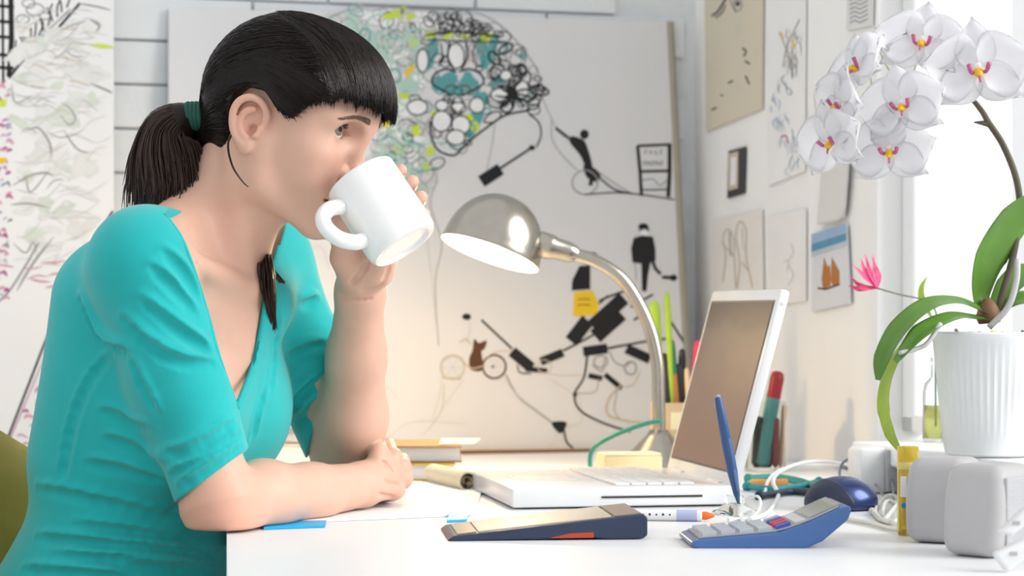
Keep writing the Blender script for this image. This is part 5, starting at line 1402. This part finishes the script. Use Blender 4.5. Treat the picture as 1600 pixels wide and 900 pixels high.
cable('tangled cream mouse cable coiled beside the yellow tube', [desk_pt(1362, 798, .004), desk_pt(1378, 812, .004), desk_pt(1392, 800, .009), P(1404, 782, 2.50), P(1390, 774, 2.52), P(1374, 786, 2.50), desk_pt(1368, 803, .004), desk_pt(1390, 816, .004), desk_pt(1408, 806, .008), P(1402, 788, 2.44), P(1384, 784, 2.46), desk_pt(1380, 806, .004), desk_pt(1404, 822, .004)], .0024, (.62, .62, .57))
cable('cream cable running flat from the mouse to the yellow tube', [desk_pt(1290, 802, .003), desk_pt(1330, 812, .003), desk_pt(1362, 818, .003), desk_pt(1392, 826, .003), desk_pt(1412, 830, .003)], .0024, (.62, .62, .57))
cable('thin dark cable looped over the mouse', [desk_pt(1316, 770, .003), P(1312, 735, 2.72), P(1324, 718, 2.72), P(1350, 716, 2.72), P(1378, 728, 2.70), P(1394, 752, 2.66), desk_pt(1396, 785, .003)], .0016, (.20, .22, .24))
cable('thin dark cable sloping down behind the mouse', [P(1318, 730, 2.74), P(1345, 738, 2.72), P(1366, 755, 2.68), desk_pt(1384, 780, .003)], .0016, (.22, .23, .25))
cable('navy cable lying left of the mouse', [desk_pt(1186, 776, .004), desk_pt(1210, 772, .004), desk_pt(1240, 769, .004), desk_pt(1275, 772, .004)], .0042, (.02, .03, .06))
cable('thick teal cable on the desk behind the laptop', [desk_pt(1168, 748, .005), desk_pt(1210, 746, .005), desk_pt(1250, 752, .005), desk_pt(1282, 764, .005)], .0046, (.01, .22, .20))
cable('teal cable nearest the window wall behind the laptop', [desk_pt(1166, 760, .005), desk_pt(1206, 764, .005), desk_pt(1250, 760, .005), desk_pt(1280, 752, .005)], .0040, (.01, .26, .30))
pen('pencil', 'orange pencil lying among the teal cables', desk_pt(1168, 754, .0055), desk_pt(1232, 754, .0055), .0045, (.62, .30, .08), None, None, 'pencil')
# white power adapter under the sill
ad = thing('power_adapter', 'white power adapter block standing under the sill end', 'adapter', desk_pt(1368, 772))
q = desk_pt(1370, 772); b = MB(); b.box(q + V3(0, .02, .028), (.055, .04, .055), RAX, .006); b.build('case', mat('adapter_white', (.74, .75, .76), .4), ad, autos=40)
b = MB(); b.box(q + V3(.018, .0, .028) + WX * .002, (.018, .006, .05), RAX, .002); b.build('side_grip', mat('adapter_grey', (.42, .42, .43), .5), ad)

# ================================================================== yellow tube and speakers
yt = thing('glass_tube', 'tall narrow yellow glass tube beside the speakers', 'tube', desk_pt(1421, 838))
yb = desk_pt(1422, 838) + V3(0, .011, 0); amber = mat('amber_glass', (.86, .72, .16), .08, var=.05, trans=.75, ior=1.3)
Hh = .0865
MB().lathe(yb, ZX, [(.0095, .0004), (.0105, .003), (.0105, Hh), (.0092, Hh), (.0088, .004), (.0001, .004)], 28).build('glass', amber, yt, autos=50)
MB().lathe(yb, ZX, [(.0108, Hh - .022), (.0112, Hh - .021), (.0112, Hh - .016), (.0108, Hh - .015)], 28).build('ring', mat('amber_ring', (.70, .58, .20), .3), yt, autos=50)
b = MB(); b.box(yb + V3(-.006, -.0095, .048), (.006, .0015, .02), bev=.0004); b.build('paper_label', mat('label_white', (.8, .82, .84), .6), yt)
b = MB(); b.lathe(yb + V3(-.006, -.0098, .030), V3(0, -1, 0), [(.0028, 0), (.0022, .0012), (.0001, .0013)], 14); b.build('blue_dot', mat('dot_blue', (.02, .25, .62), .5), yt)
def speaker(label, cx, cyy, W_, D_, H_, rot, group):
    c = desk_pt(cx, cyy); a = math.radians(rot); ux = V3(math.cos(a), math.sin(a), 0); uy = V3(-math.sin(a), math.cos(a), 0)
    o = thing('speaker', label, 'speaker', c, group); cen = c + V3(0, D_ / 2, 0) + ZX * (H_ / 2 + .001)
    sp_ = SDF()
    hx, hy, hz, rr = W_ / 2, D_ / 2, H_ / 2, .012
    A3 = np.stack([ux, uy, ZX]).astype(np.float32)
    def fn(p):
        q = (p - cen.astype(np.float32)) @ A3.T
        z = q[:, 2] / hz
        sx = hx * (1 - .10 * z) - .10 * hx * np.clip(z, 0, 1) ** 2; bulge = 1 + .10 * (1 - z * z)
        d3 = np.stack([np.abs(q[:, 0]) - (sx - rr), np.abs(q[:, 1]) - (hy * bulge * .92 - rr), np.abs(q[:, 2]) - (hz - rr)], 1)
        return (np.sqrt((np.maximum(d3, 0) ** 2).sum(1)) + np.minimum(d3.max(1), 0) - rr).astype(np.float32)
    sp_.fn(fn, cen, .12, 0)
    v, f = sp_.mesh(cen - .09, cen + .09, .0022)
    np_mesh('cabinet', v, f, mat('speaker_grey', (.46, .45, .455), .55, var=.02), o)
    b = MB(); b.box(cen - uy * (hy * .985), (W_ * .66, .004, H_ * .74), (ux, uy, ZX), .0015); b.build('grille', mat('grille_grey', (.52, .53, .55), .7, bump=.8, bscale=900), o)
    b = MB(); b.box(c + V3(0, D_ / 2, 0) + ZX * .0012, (W_ * .7, D_ * .6, .002), (ux, uy, ZX)); b.build('foot_pad', mat('grey_rubber', (.35, .35, .36), .8), o)
    return o
speaker('grey desktop speaker beside the yellow tube', 1488, 850, .072, .060, .079, 60, 'desktop speakers')
speaker('lighter grey desktop speaker nearest the right edge of the photo', 1560, 872, .074, .060, .081, 46, 'desktop speakers')
for lab, pts, D_ in (('white plug leaning on the other plug beside the nearer speaker', [(1560, 832), (1572, 822), (1612, 785), (1622, 800), (1612, 815), (1582, 838)], 1.872), ('white plug lying lowest on the desk in front of the nearer speaker', [(1553, 866), (1562, 862), (1612, 838), (1622, 852), (1614, 866), (1574, 895)], 1.868)):
    o = thing('white_plug', lab, 'plug', P(pts[0][0], pts[-1][1], D_)); b = MB(); b.prism([P(x, y, D_) for x, y in pts], V3(0, .014, 0)); q = b.build('plug_body', mat('plug_white', (.76, .77, .78), .4), o)
    md_ = q.modifiers.new('bevel', 'BEVEL'); md_.width = .003; md_.segments = 3
    c_ = np.mean([P(x, y, D_) for x, y in pts], 0); b = MB(); b.tube(spline([c_ + V3(.012, .007, .006), c_ + V3(.04, .02, .01), c_ + V3(.06, .06, -.02), V3(c_[0] + .07, c_[1] + .10, DESK + .003)], 6), .0022, 8); b.build('lead', mat('plug_white', (.76, .77, .78), .4), o, smooth=True)
    b = MB(); b.box(c_ + V3(-.003, -.0004, -.001), (.006, .001, .003)); b.build('embossed_mark', mat('adapter_grey', (.42, .42, .43), .5), o)
# ================================================================== orchid
SILL = ZB
OD = 2.50
pc = P(1547, 712, OD); pc[2] = SILL
pot = thing('flower_pot', 'white fluted flower pot on the window sill', 'pot', pc)
b = MB(); ns = 96; rows = []
prof = [(.046, .0006), (.0495, .003), (.052, .02), (.0575, .075), (.0625, .128), (.0645, .1325), (.0645, .1365), (.0625, .1385), (.0595, .1375), (.058, .12), (.052, .10)]
for i, (r, h) in enumerate(prof):
    for k in range(ns):
        a = 2 * math.pi * k / ns; fl = .0007 * math.cos(k * math.pi) if 1 < i < 5 else 0
        rows.append(pc + V3((r + fl) * math.cos(a), (r + fl) * math.sin(a), h))
fs = [(i * ns + k, i * ns + (k + 1) % ns, (i + 1) * ns + (k + 1) % ns, (i + 1) * ns + k) for i in range(len(prof) - 1) for k in range(ns)]
fs.append(tuple(range(ns))[::-1])
b.add(rows, fs); b.build('pot_body', mat('white_pot', (.80, .81, .82), .35, var=.01), pot, smooth=True, autos=35)
orc = thing('orchid_plant', 'white orchid with arching stem and long green leaves in the fluted pot', 'plant', pc + ZX * .11)
b = MB(); b.lathe(pc + ZX * .118, ZX, [(.0575, 0), (.045, .004), (.0001, .008)], 32); b.build('potting_bark', mat('bark_brown', (.10, .06, .04), .9, var=.5, nscale=200, bump=1, bscale=300), orc)
barkm = [mat('bark_chip_a', (.16, .10, .07), .9), mat('bark_chip_b', (.42, .38, .34), .9), mat('bark_chip_c', (.07, .045, .035), .9)]
for i in range(26):
    a = RNG.uniform(0, 6.28); r = .05 * math.sqrt(RNG.random()); p = pc + V3(r * math.cos(a), r * math.sin(a), .128 + RNG.uniform(0, .006))
    ax = nrm(RNG.normal(0, 1, 3)); ax2 = nrm(np.cross(ax, V3(.2, .3, .9))); ax3 = np.cross(ax, ax2)
    b = MB(); b.box(p, (RNG.uniform(.010, .02), RNG.uniform(.005, .010), .004), (ax, ax2, ax3), .001); b.build('bark_chip', barkm[i % 3], orc)
b = MB(); b.box(pc + V3(-.005, -.045, .137), (.008, .008, .005), bev=.002); b.build('lime_pellet', mat('lime_pellet', (.62, .78, .04), .5), orc)
leafm = mat('orchid_leaf', (.105, .235, .035), .32, var=.18, nscale=18); leafy = mat('orchid_leaf_pale', (.33, .45, .05), .35, var=.15, nscale=18)
def leaf(pts, wids, up, m, name='leaf', fold=.25, th=.0014, parent=orc):
    c = spline(pts, 7); n = len(c); w_ = np.interp(np.linspace(0, 1, n), np.linspace(0, 1, len(wids)), wids)
    t = np.gradient(c, axis=0); t /= np.linalg.norm(t, axis=1)[:, None]; up = np.asarray(up, float)
    top = []; K = [-1, -.75, -.4, 0, .4, .75, 1]
    for i in range(n):
        u_ = up if up.ndim == 1 else up[min(i * len(up) // n, len(up) - 1)]
        s_ = nrm(np.cross(t[i], u_)); nn = nrm(np.cross(s_, t[i]))
        for k in K: top.append(c[i] + s_ * k * w_[i] / 2 + nn * (fold * abs(k) ** 1.3 * w_[i] / 2))
    N = len(top); bot = []
    for i in range(n):
        u_ = up if up.ndim == 1 else up[min(i * len(up) // n, len(up) - 1)]
        s_ = nrm(np.cross(t[i], u_)); nn = nrm(np.cross(s_, t[i]))
        for j, k in enumerate(K): bot.append(np.array(top[i * 7 + j]) - nn * th * (1.2 - abs(k)))
    f = []
    for i in range(n - 1):
        for j in range(6):
            a = i * 7 + j; f.append((a, a + 1, a + 8, a + 7)); f.append((N + a, N + a + 7, N + a + 8, N + a + 1))
    for i in range(n - 1):
        for j in (0, 6):
            a = i * 7 + j; f.append((a, a + 7, N + a + 7, N + a))
    b = MB(); b.add(top + bot, f); return b.build(name, m, parent, smooth=True)
# upright leaf, two arching leaves, a long drooping pale leaf, and ones to the right
leaf([P(1540, 488, OD), P(1530, 460, OD), P(1542, 400, OD - .01), P(1580, 340, OD - .015), P(1618, 300, OD - .02)], [.012, .030, .056, .052, .01], V3(-.6, .75, .2) * -1, leafm)
leaf([P(1545, 490, OD - .01), P(1500, 472, OD - .03), P(1450, 478, OD - .05), P(1405, 515, OD - .06), P(1380, 560, OD - .06), P(1372, 594, OD - .06)], [.014, .020, .026, .027, .022, .006], V3(-.25, -.55, .8), leafm)
leaf([P(1540, 498, OD - .02), P(1490, 496, OD - .05), P(1440, 520, OD - .07), P(1400, 565, OD - .08)], [.012, .022, .026, .008], V3(-.2, -.5, .8), leafm)
leaf([P(1478, 500, OD + .02), P(1425, 530, OD + .0), P(1392, 580, OD - .02), P(1382, 630, OD - .03), P(1392, 675, OD - .04), P(1408, 706, OD - .05)], [.008, .014, .018, .019, .018, .006], [V3(-.5, -.3, .8), V3(-.8, -.5, .3), V3(-.85, -.5, -.1)], leafy)
leaf([P(1550, 485, OD + .01), P(1575, 450, OD + .02), P(1600, 430, OD + .03), P(1640, 415, OD + .04)], [.012, .03, .036, .012], V3(0, -.5, .8), leafm)
leaf([P(1556, 492, OD), P(1590, 470, OD - .01), P(1640, 470, OD - .02)], [.012, .03, .02], V3(0, -.5, .8), leafm)
stemm = mat('flower_stem', (.10, .085, .055), .6, var=.2)
stem = spline([P(1556, 500, OD), P(1566, 460, OD), P(1583, 400, OD), P(1593, 330, OD), P(1588, 280, OD), P(1568, 228, OD), P(1545, 192, OD), P(1533, 172, OD), P(1512, 150, OD + .02), P(1470, 130, OD + .035), P(1420, 128, OD + .03), P(1370, 150, OD + .02), P(1320, 185, OD + .01)], 6)
b = MB(); b.tube(stem, np.interp(np.linspace(0, 1, len(stem)), [0, .5, 1], [.0042, .0036, .0014]), 10); b.build('flower_stem', stemm, orc, smooth=True)
b = MB(); b.tube([P(1548, 196, OD), P(1535, 192, OD), P(1522, 191, OD)], [.003, .0028, .0008], 8); b.build('stem_node', stemm, orc, smooth=True)
b = MB(); b.tube(spline([P(1545, 512, OD - .03), P(1575, 480, OD - .035), P(1588, 440, OD - .035), P(1590, 405, OD - .03)], 6), [.0035] * 18 + [.003], 8); b.build('aerial_root', mat('silver_root', (.50, .50, .50), .7), orc, smooth=True)
b = MB(); b.tube(spline([P(1470, 505, OD - .07), P(1450, 535, OD - .075), P(1432, 545, OD - .075), P(1405, 552, OD - .08)], 6), .0026, 8); b.build('aerial_root', mat('silver_root', (.50, .50, .50), .7), orc, smooth=True)
b = MB(); b.ns = 0; b.lathe(P(1546, 505, OD - .005), nrm(V3(-.1, 0, 1)), [(.012, 0), (.015, .008), (.010, .02), (.004, .028)], 16); b.build('crown', mat('brown_crown', (.20, .10, .05), .6), orc, smooth=True)
petalm = mat('orchid_petal', (.93, .93, .94), .5, var=.015, sss=.0)
nt_ = petalm.node_tree; pb_ = nt_.nodes['Principled BSDF']; ot_ = nt_.nodes['Material Output']
tr_ = nt_.nodes.new('ShaderNodeBsdfTranslucent'); tr_.inputs[0].default_value = (.95, .95, .97, 1); mxs = nt_.nodes.new('ShaderNodeMixShader'); mxs.inputs[0].default_value = .55
nt_.links.new(pb_.outputs[0], mxs.inputs[1]); nt_.links.new(tr_.outputs[0], mxs.inputs[2]); nt_.links.new(mxs.outputs[0], ot_.inputs['Surface'])
PETME = {}
def petal_mesh(L, W_, cup, th=.0006, nu=8, nv=8):
    top = []
    for i in range(nu + 1):
        t = i / nu; wd = W_ / 2 * math.sin(math.pi * min(1, .10 + .90 * t) ** .8) ** .75 if t < 1 else W_ * .04
        for j in range(nv + 1):
            k = j / nv * 2 - 1; x = L * (t - .10 * k * k * t); y = wd * k
            top.append(V3(x, y, cup * (t * t * L * .5) - .15 * L * t + .10 * W_ * k * k - .03 * L * math.sin(t * 6) * k * k))
    N = len(top); bot = [p - V3(0, 0, th) for p in top]; f = []; ix = lambda i, j: i * (nv + 1) + j
    for i in range(nu):
        for j in range(nv):
            f.append((ix(i, j), ix(i + 1, j), ix(i + 1, j + 1), ix(i, j + 1))); f.append((N + ix(i, j), N + ix(i, j + 1), N + ix(i + 1, j + 1), N + ix(i + 1, j)))
    for i in range(nu):
        for j in (0, nv): f.append((ix(i, j), ix(i + 1, j), N + ix(i + 1, j), N + ix(i, j)))
    for j in range(nv): f.append((ix(nu, j), ix(nu, j + 1), N + ix(nu, j + 1), N + ix(nu, j)))
    return top + bot, f
def flower(x, y, D, face, size=1.0, roll=0.0, lipon=True):
    """one orchid flower: five petals and a lip, face = direction it looks in"""
    c = P(x, y, D); n = nrm(face); a = nrm(np.cross(V3(0, 0, 1), n)); up = np.cross(n, a)
    ca, sa = math.cos(roll), math.sin(roll); a, up = a * ca + up * sa, up * ca - a * sa
    fl = None
    R0 = .003 * size
    for ang, L, W_, dz in ((90, .044, .036, -.001), (215, .043, .036, -.001), (325, .043, .036, -.001), (12, .046, .060, .001), (168, .046, .060, .001)):
        t, f = petal_mesh(L * size, W_ * size, .35)
        d = a * math.cos(math.radians(ang)) + up * math.sin(math.radians(ang)); e = np.cross(n, d)
        b = MB(); b.add([c + d * (p[0] + R0) + e * p[1] + n * (p[2] + dz + .004 * size) for p in t], f)
        o = b.build('petal', petalm, orc if fl is None else fl, smooth=True)
        if fl is None: fl = o; fl.name = 'flower'
    # lip: magenta side lobes, yellow middle, small white tongue
    b = MB()
    for s_ in (-1, 1):
        q = spline([c + n * .004, c + n * .010 * size + a * s_ * .006 * size - up * .002 * size, c + n * .016 * size + a * s_ * .0085 * size + up * .004 * size], 4)
        b.tube(q, np.linspace(.0012, .0022, len(q)) * size, 8)
    b.tube(spline([c + n * .003, c + n * .012 * size - up * .006 * size, c + n * .015 * size - up * .011 * size], 4), np.linspace(.0018, .0009, 9) * size, 8)
    b.build('lip', mat('lip_magenta', (.52, .12, .26), .5, var=.3, nscale=400), fl, smooth=True)
    b = MB(); b.lathe(c + n * .004, nrm(n - .35 * up), [(.0001, 0), (.0036 * size, .003), (.0042 * size, .007 * size), (.0026 * size, .011 * size), (.0001, .013 * size)], 12); b.build('lip_throat', mat('lip_yellow', (.88, .50, .02), .5, var=.2, nscale=300), fl, smooth=True)
    b = MB(); b.lathe(c + n * .003 + up * .003 * size, nrm(n + .2 * up), [(.0032 * size, 0), (.0034 * size, .005 * size), (.002 * size, .008 * size), (.0001, .009 * size)], 10); b.build('column', petalm, fl, smooth=True)
    # its stalk back to the stem
    d = np.linalg.norm(stem - c, axis=1); q = stem[60 + int(np.argmin(d[60:]))] if len(stem) > 70 else stem[np.argmin(d)]
    b = MB(); b.tube(spline([c - n * .002, c - n * .012, (c + q) / 2 - n * .008, q], 4), .0011, 6); b.build('flower_stalk', mat('stalk_pale', (.55, .62, .42), .6), fl, smooth=True)
for x, y, D, face, size, roll in ((1526, 112, OD - .03, (-.05, -1, .05), 1.12, .1), (1440, 72, OD - .01, (-.2, -1, .35), .98, -.15), (1412, 168, OD - .05, (-.45, -1, .1), .95, .2), (1390, 234, OD - .035, (-.25, -1, -.25), .95, .05),
                                  (1304, 222, OD - .02, (-.9, -.75, -.15), .92, .2), (1345, 110, OD + .0, (-.95, -.45, .35), .95, .5), (1318, 165, OD - .01, (-1, -.45, .0), .9, -.3), (1480, 100, OD + .03, (.15, -.6, .8), .95, .4), (1470, 175, OD - .005, (.25, -1, -.2), .85, .9), (1375, 80, OD + .03, (-.4, -.2, .9), .9, .2)):
    if (x, y) in ((1470, 175),): continue
    flower(x, y, D, V3(*face), size * 1.16, roll)
# ---- glass bottle with a pink lily on the sill
bb = ray_plane(1462, 690, V3(0, 0, SILL), ZX)
bot = thing('glass_bottle', 'small clear bottle with yellow liquid on the sill behind the pot', 'bottle', bb)
BP = [(.0145, .0006), (.016, .003), (.016, .060), (.0135, .072), (.0062, .080), (.0058, .098), (.0072, .1), (.0072, .104), (.005, .104), (.0046, .080), (.0125, .070), (.0148, .060), (.0148, .004), (.0001, .004)]
MB().lathe(bb, ZX, BP, 32).build('glass', clear, bot, autos=50)
MB().lathe(bb, ZX, [(.0142, .005), (.0143, .045), (.0001, .045)], 28).build('liquid', mat('yellow_liquid', (.80, .80, .30), .1, var=0, trans=.6, ior=1.2), bot, smooth=True)
lily = thing('pink_lily', 'pink lily with swept-back petals on a thin stem from the bottle', 'flower', bb + ZX * .05)
BD = bb[1]
lc = P(1370, 450, BD - .03)
b = MB(); b.tube(spline([bb + ZX * .02, bb + ZX * .108, P(1466, 520, BD), P(1460, 482, BD), P(1440, 468, BD - .01), P(1405, 460, BD - .02), lc], 8), .0011, 8); b.build('stem', mat('lily_stem', (.16, .17, .13), .6), lily, smooth=True)
pk = mat('lily_pink', (.70, .07, .20), .45, var=.35, nscale=120)
for i, (x1, y1, x2, y2, dd) in enumerate(((1345, 448, 1328, 432, -.01), (1350, 432, 1333, 414, -.02), (1352, 425, 1345, 404, .012), (1358, 425, 1352, 398, -.015), (1366, 428, 1364, 398, .01), (1372, 430, 1362, 402, .02), (1342, 452, 1326, 446, .012))):
    leaf([lc, P(x1, y1, BD - .03 + dd), P(x2, y2, BD - .03 + dd * 1.3)], [.003, .0085, .001], V3(.5, -.8, .3), pk, 'petal', .35, .0006, lily)
leaf([P(1458, 500, BD), P(1442, 470, BD - .005), P(1440, 450, BD - .005), P(1448, 432, BD - .005)], [.002, .010, .007, .001], V3(-.5, -.8, 0), mat('lily_leaf', (.40, .58, .06), .4), 'leaf', .2, .0006, lily)
leaf([P(1452, 490, BD), P(1432, 478, BD - .01), P(1420, 490, BD - .015)], [.002, .007, .001], V3(-.3, -.6, .6), mat('lily_leaf', (.40, .58, .06), .4), 'leaf', .2, .0006, lily)
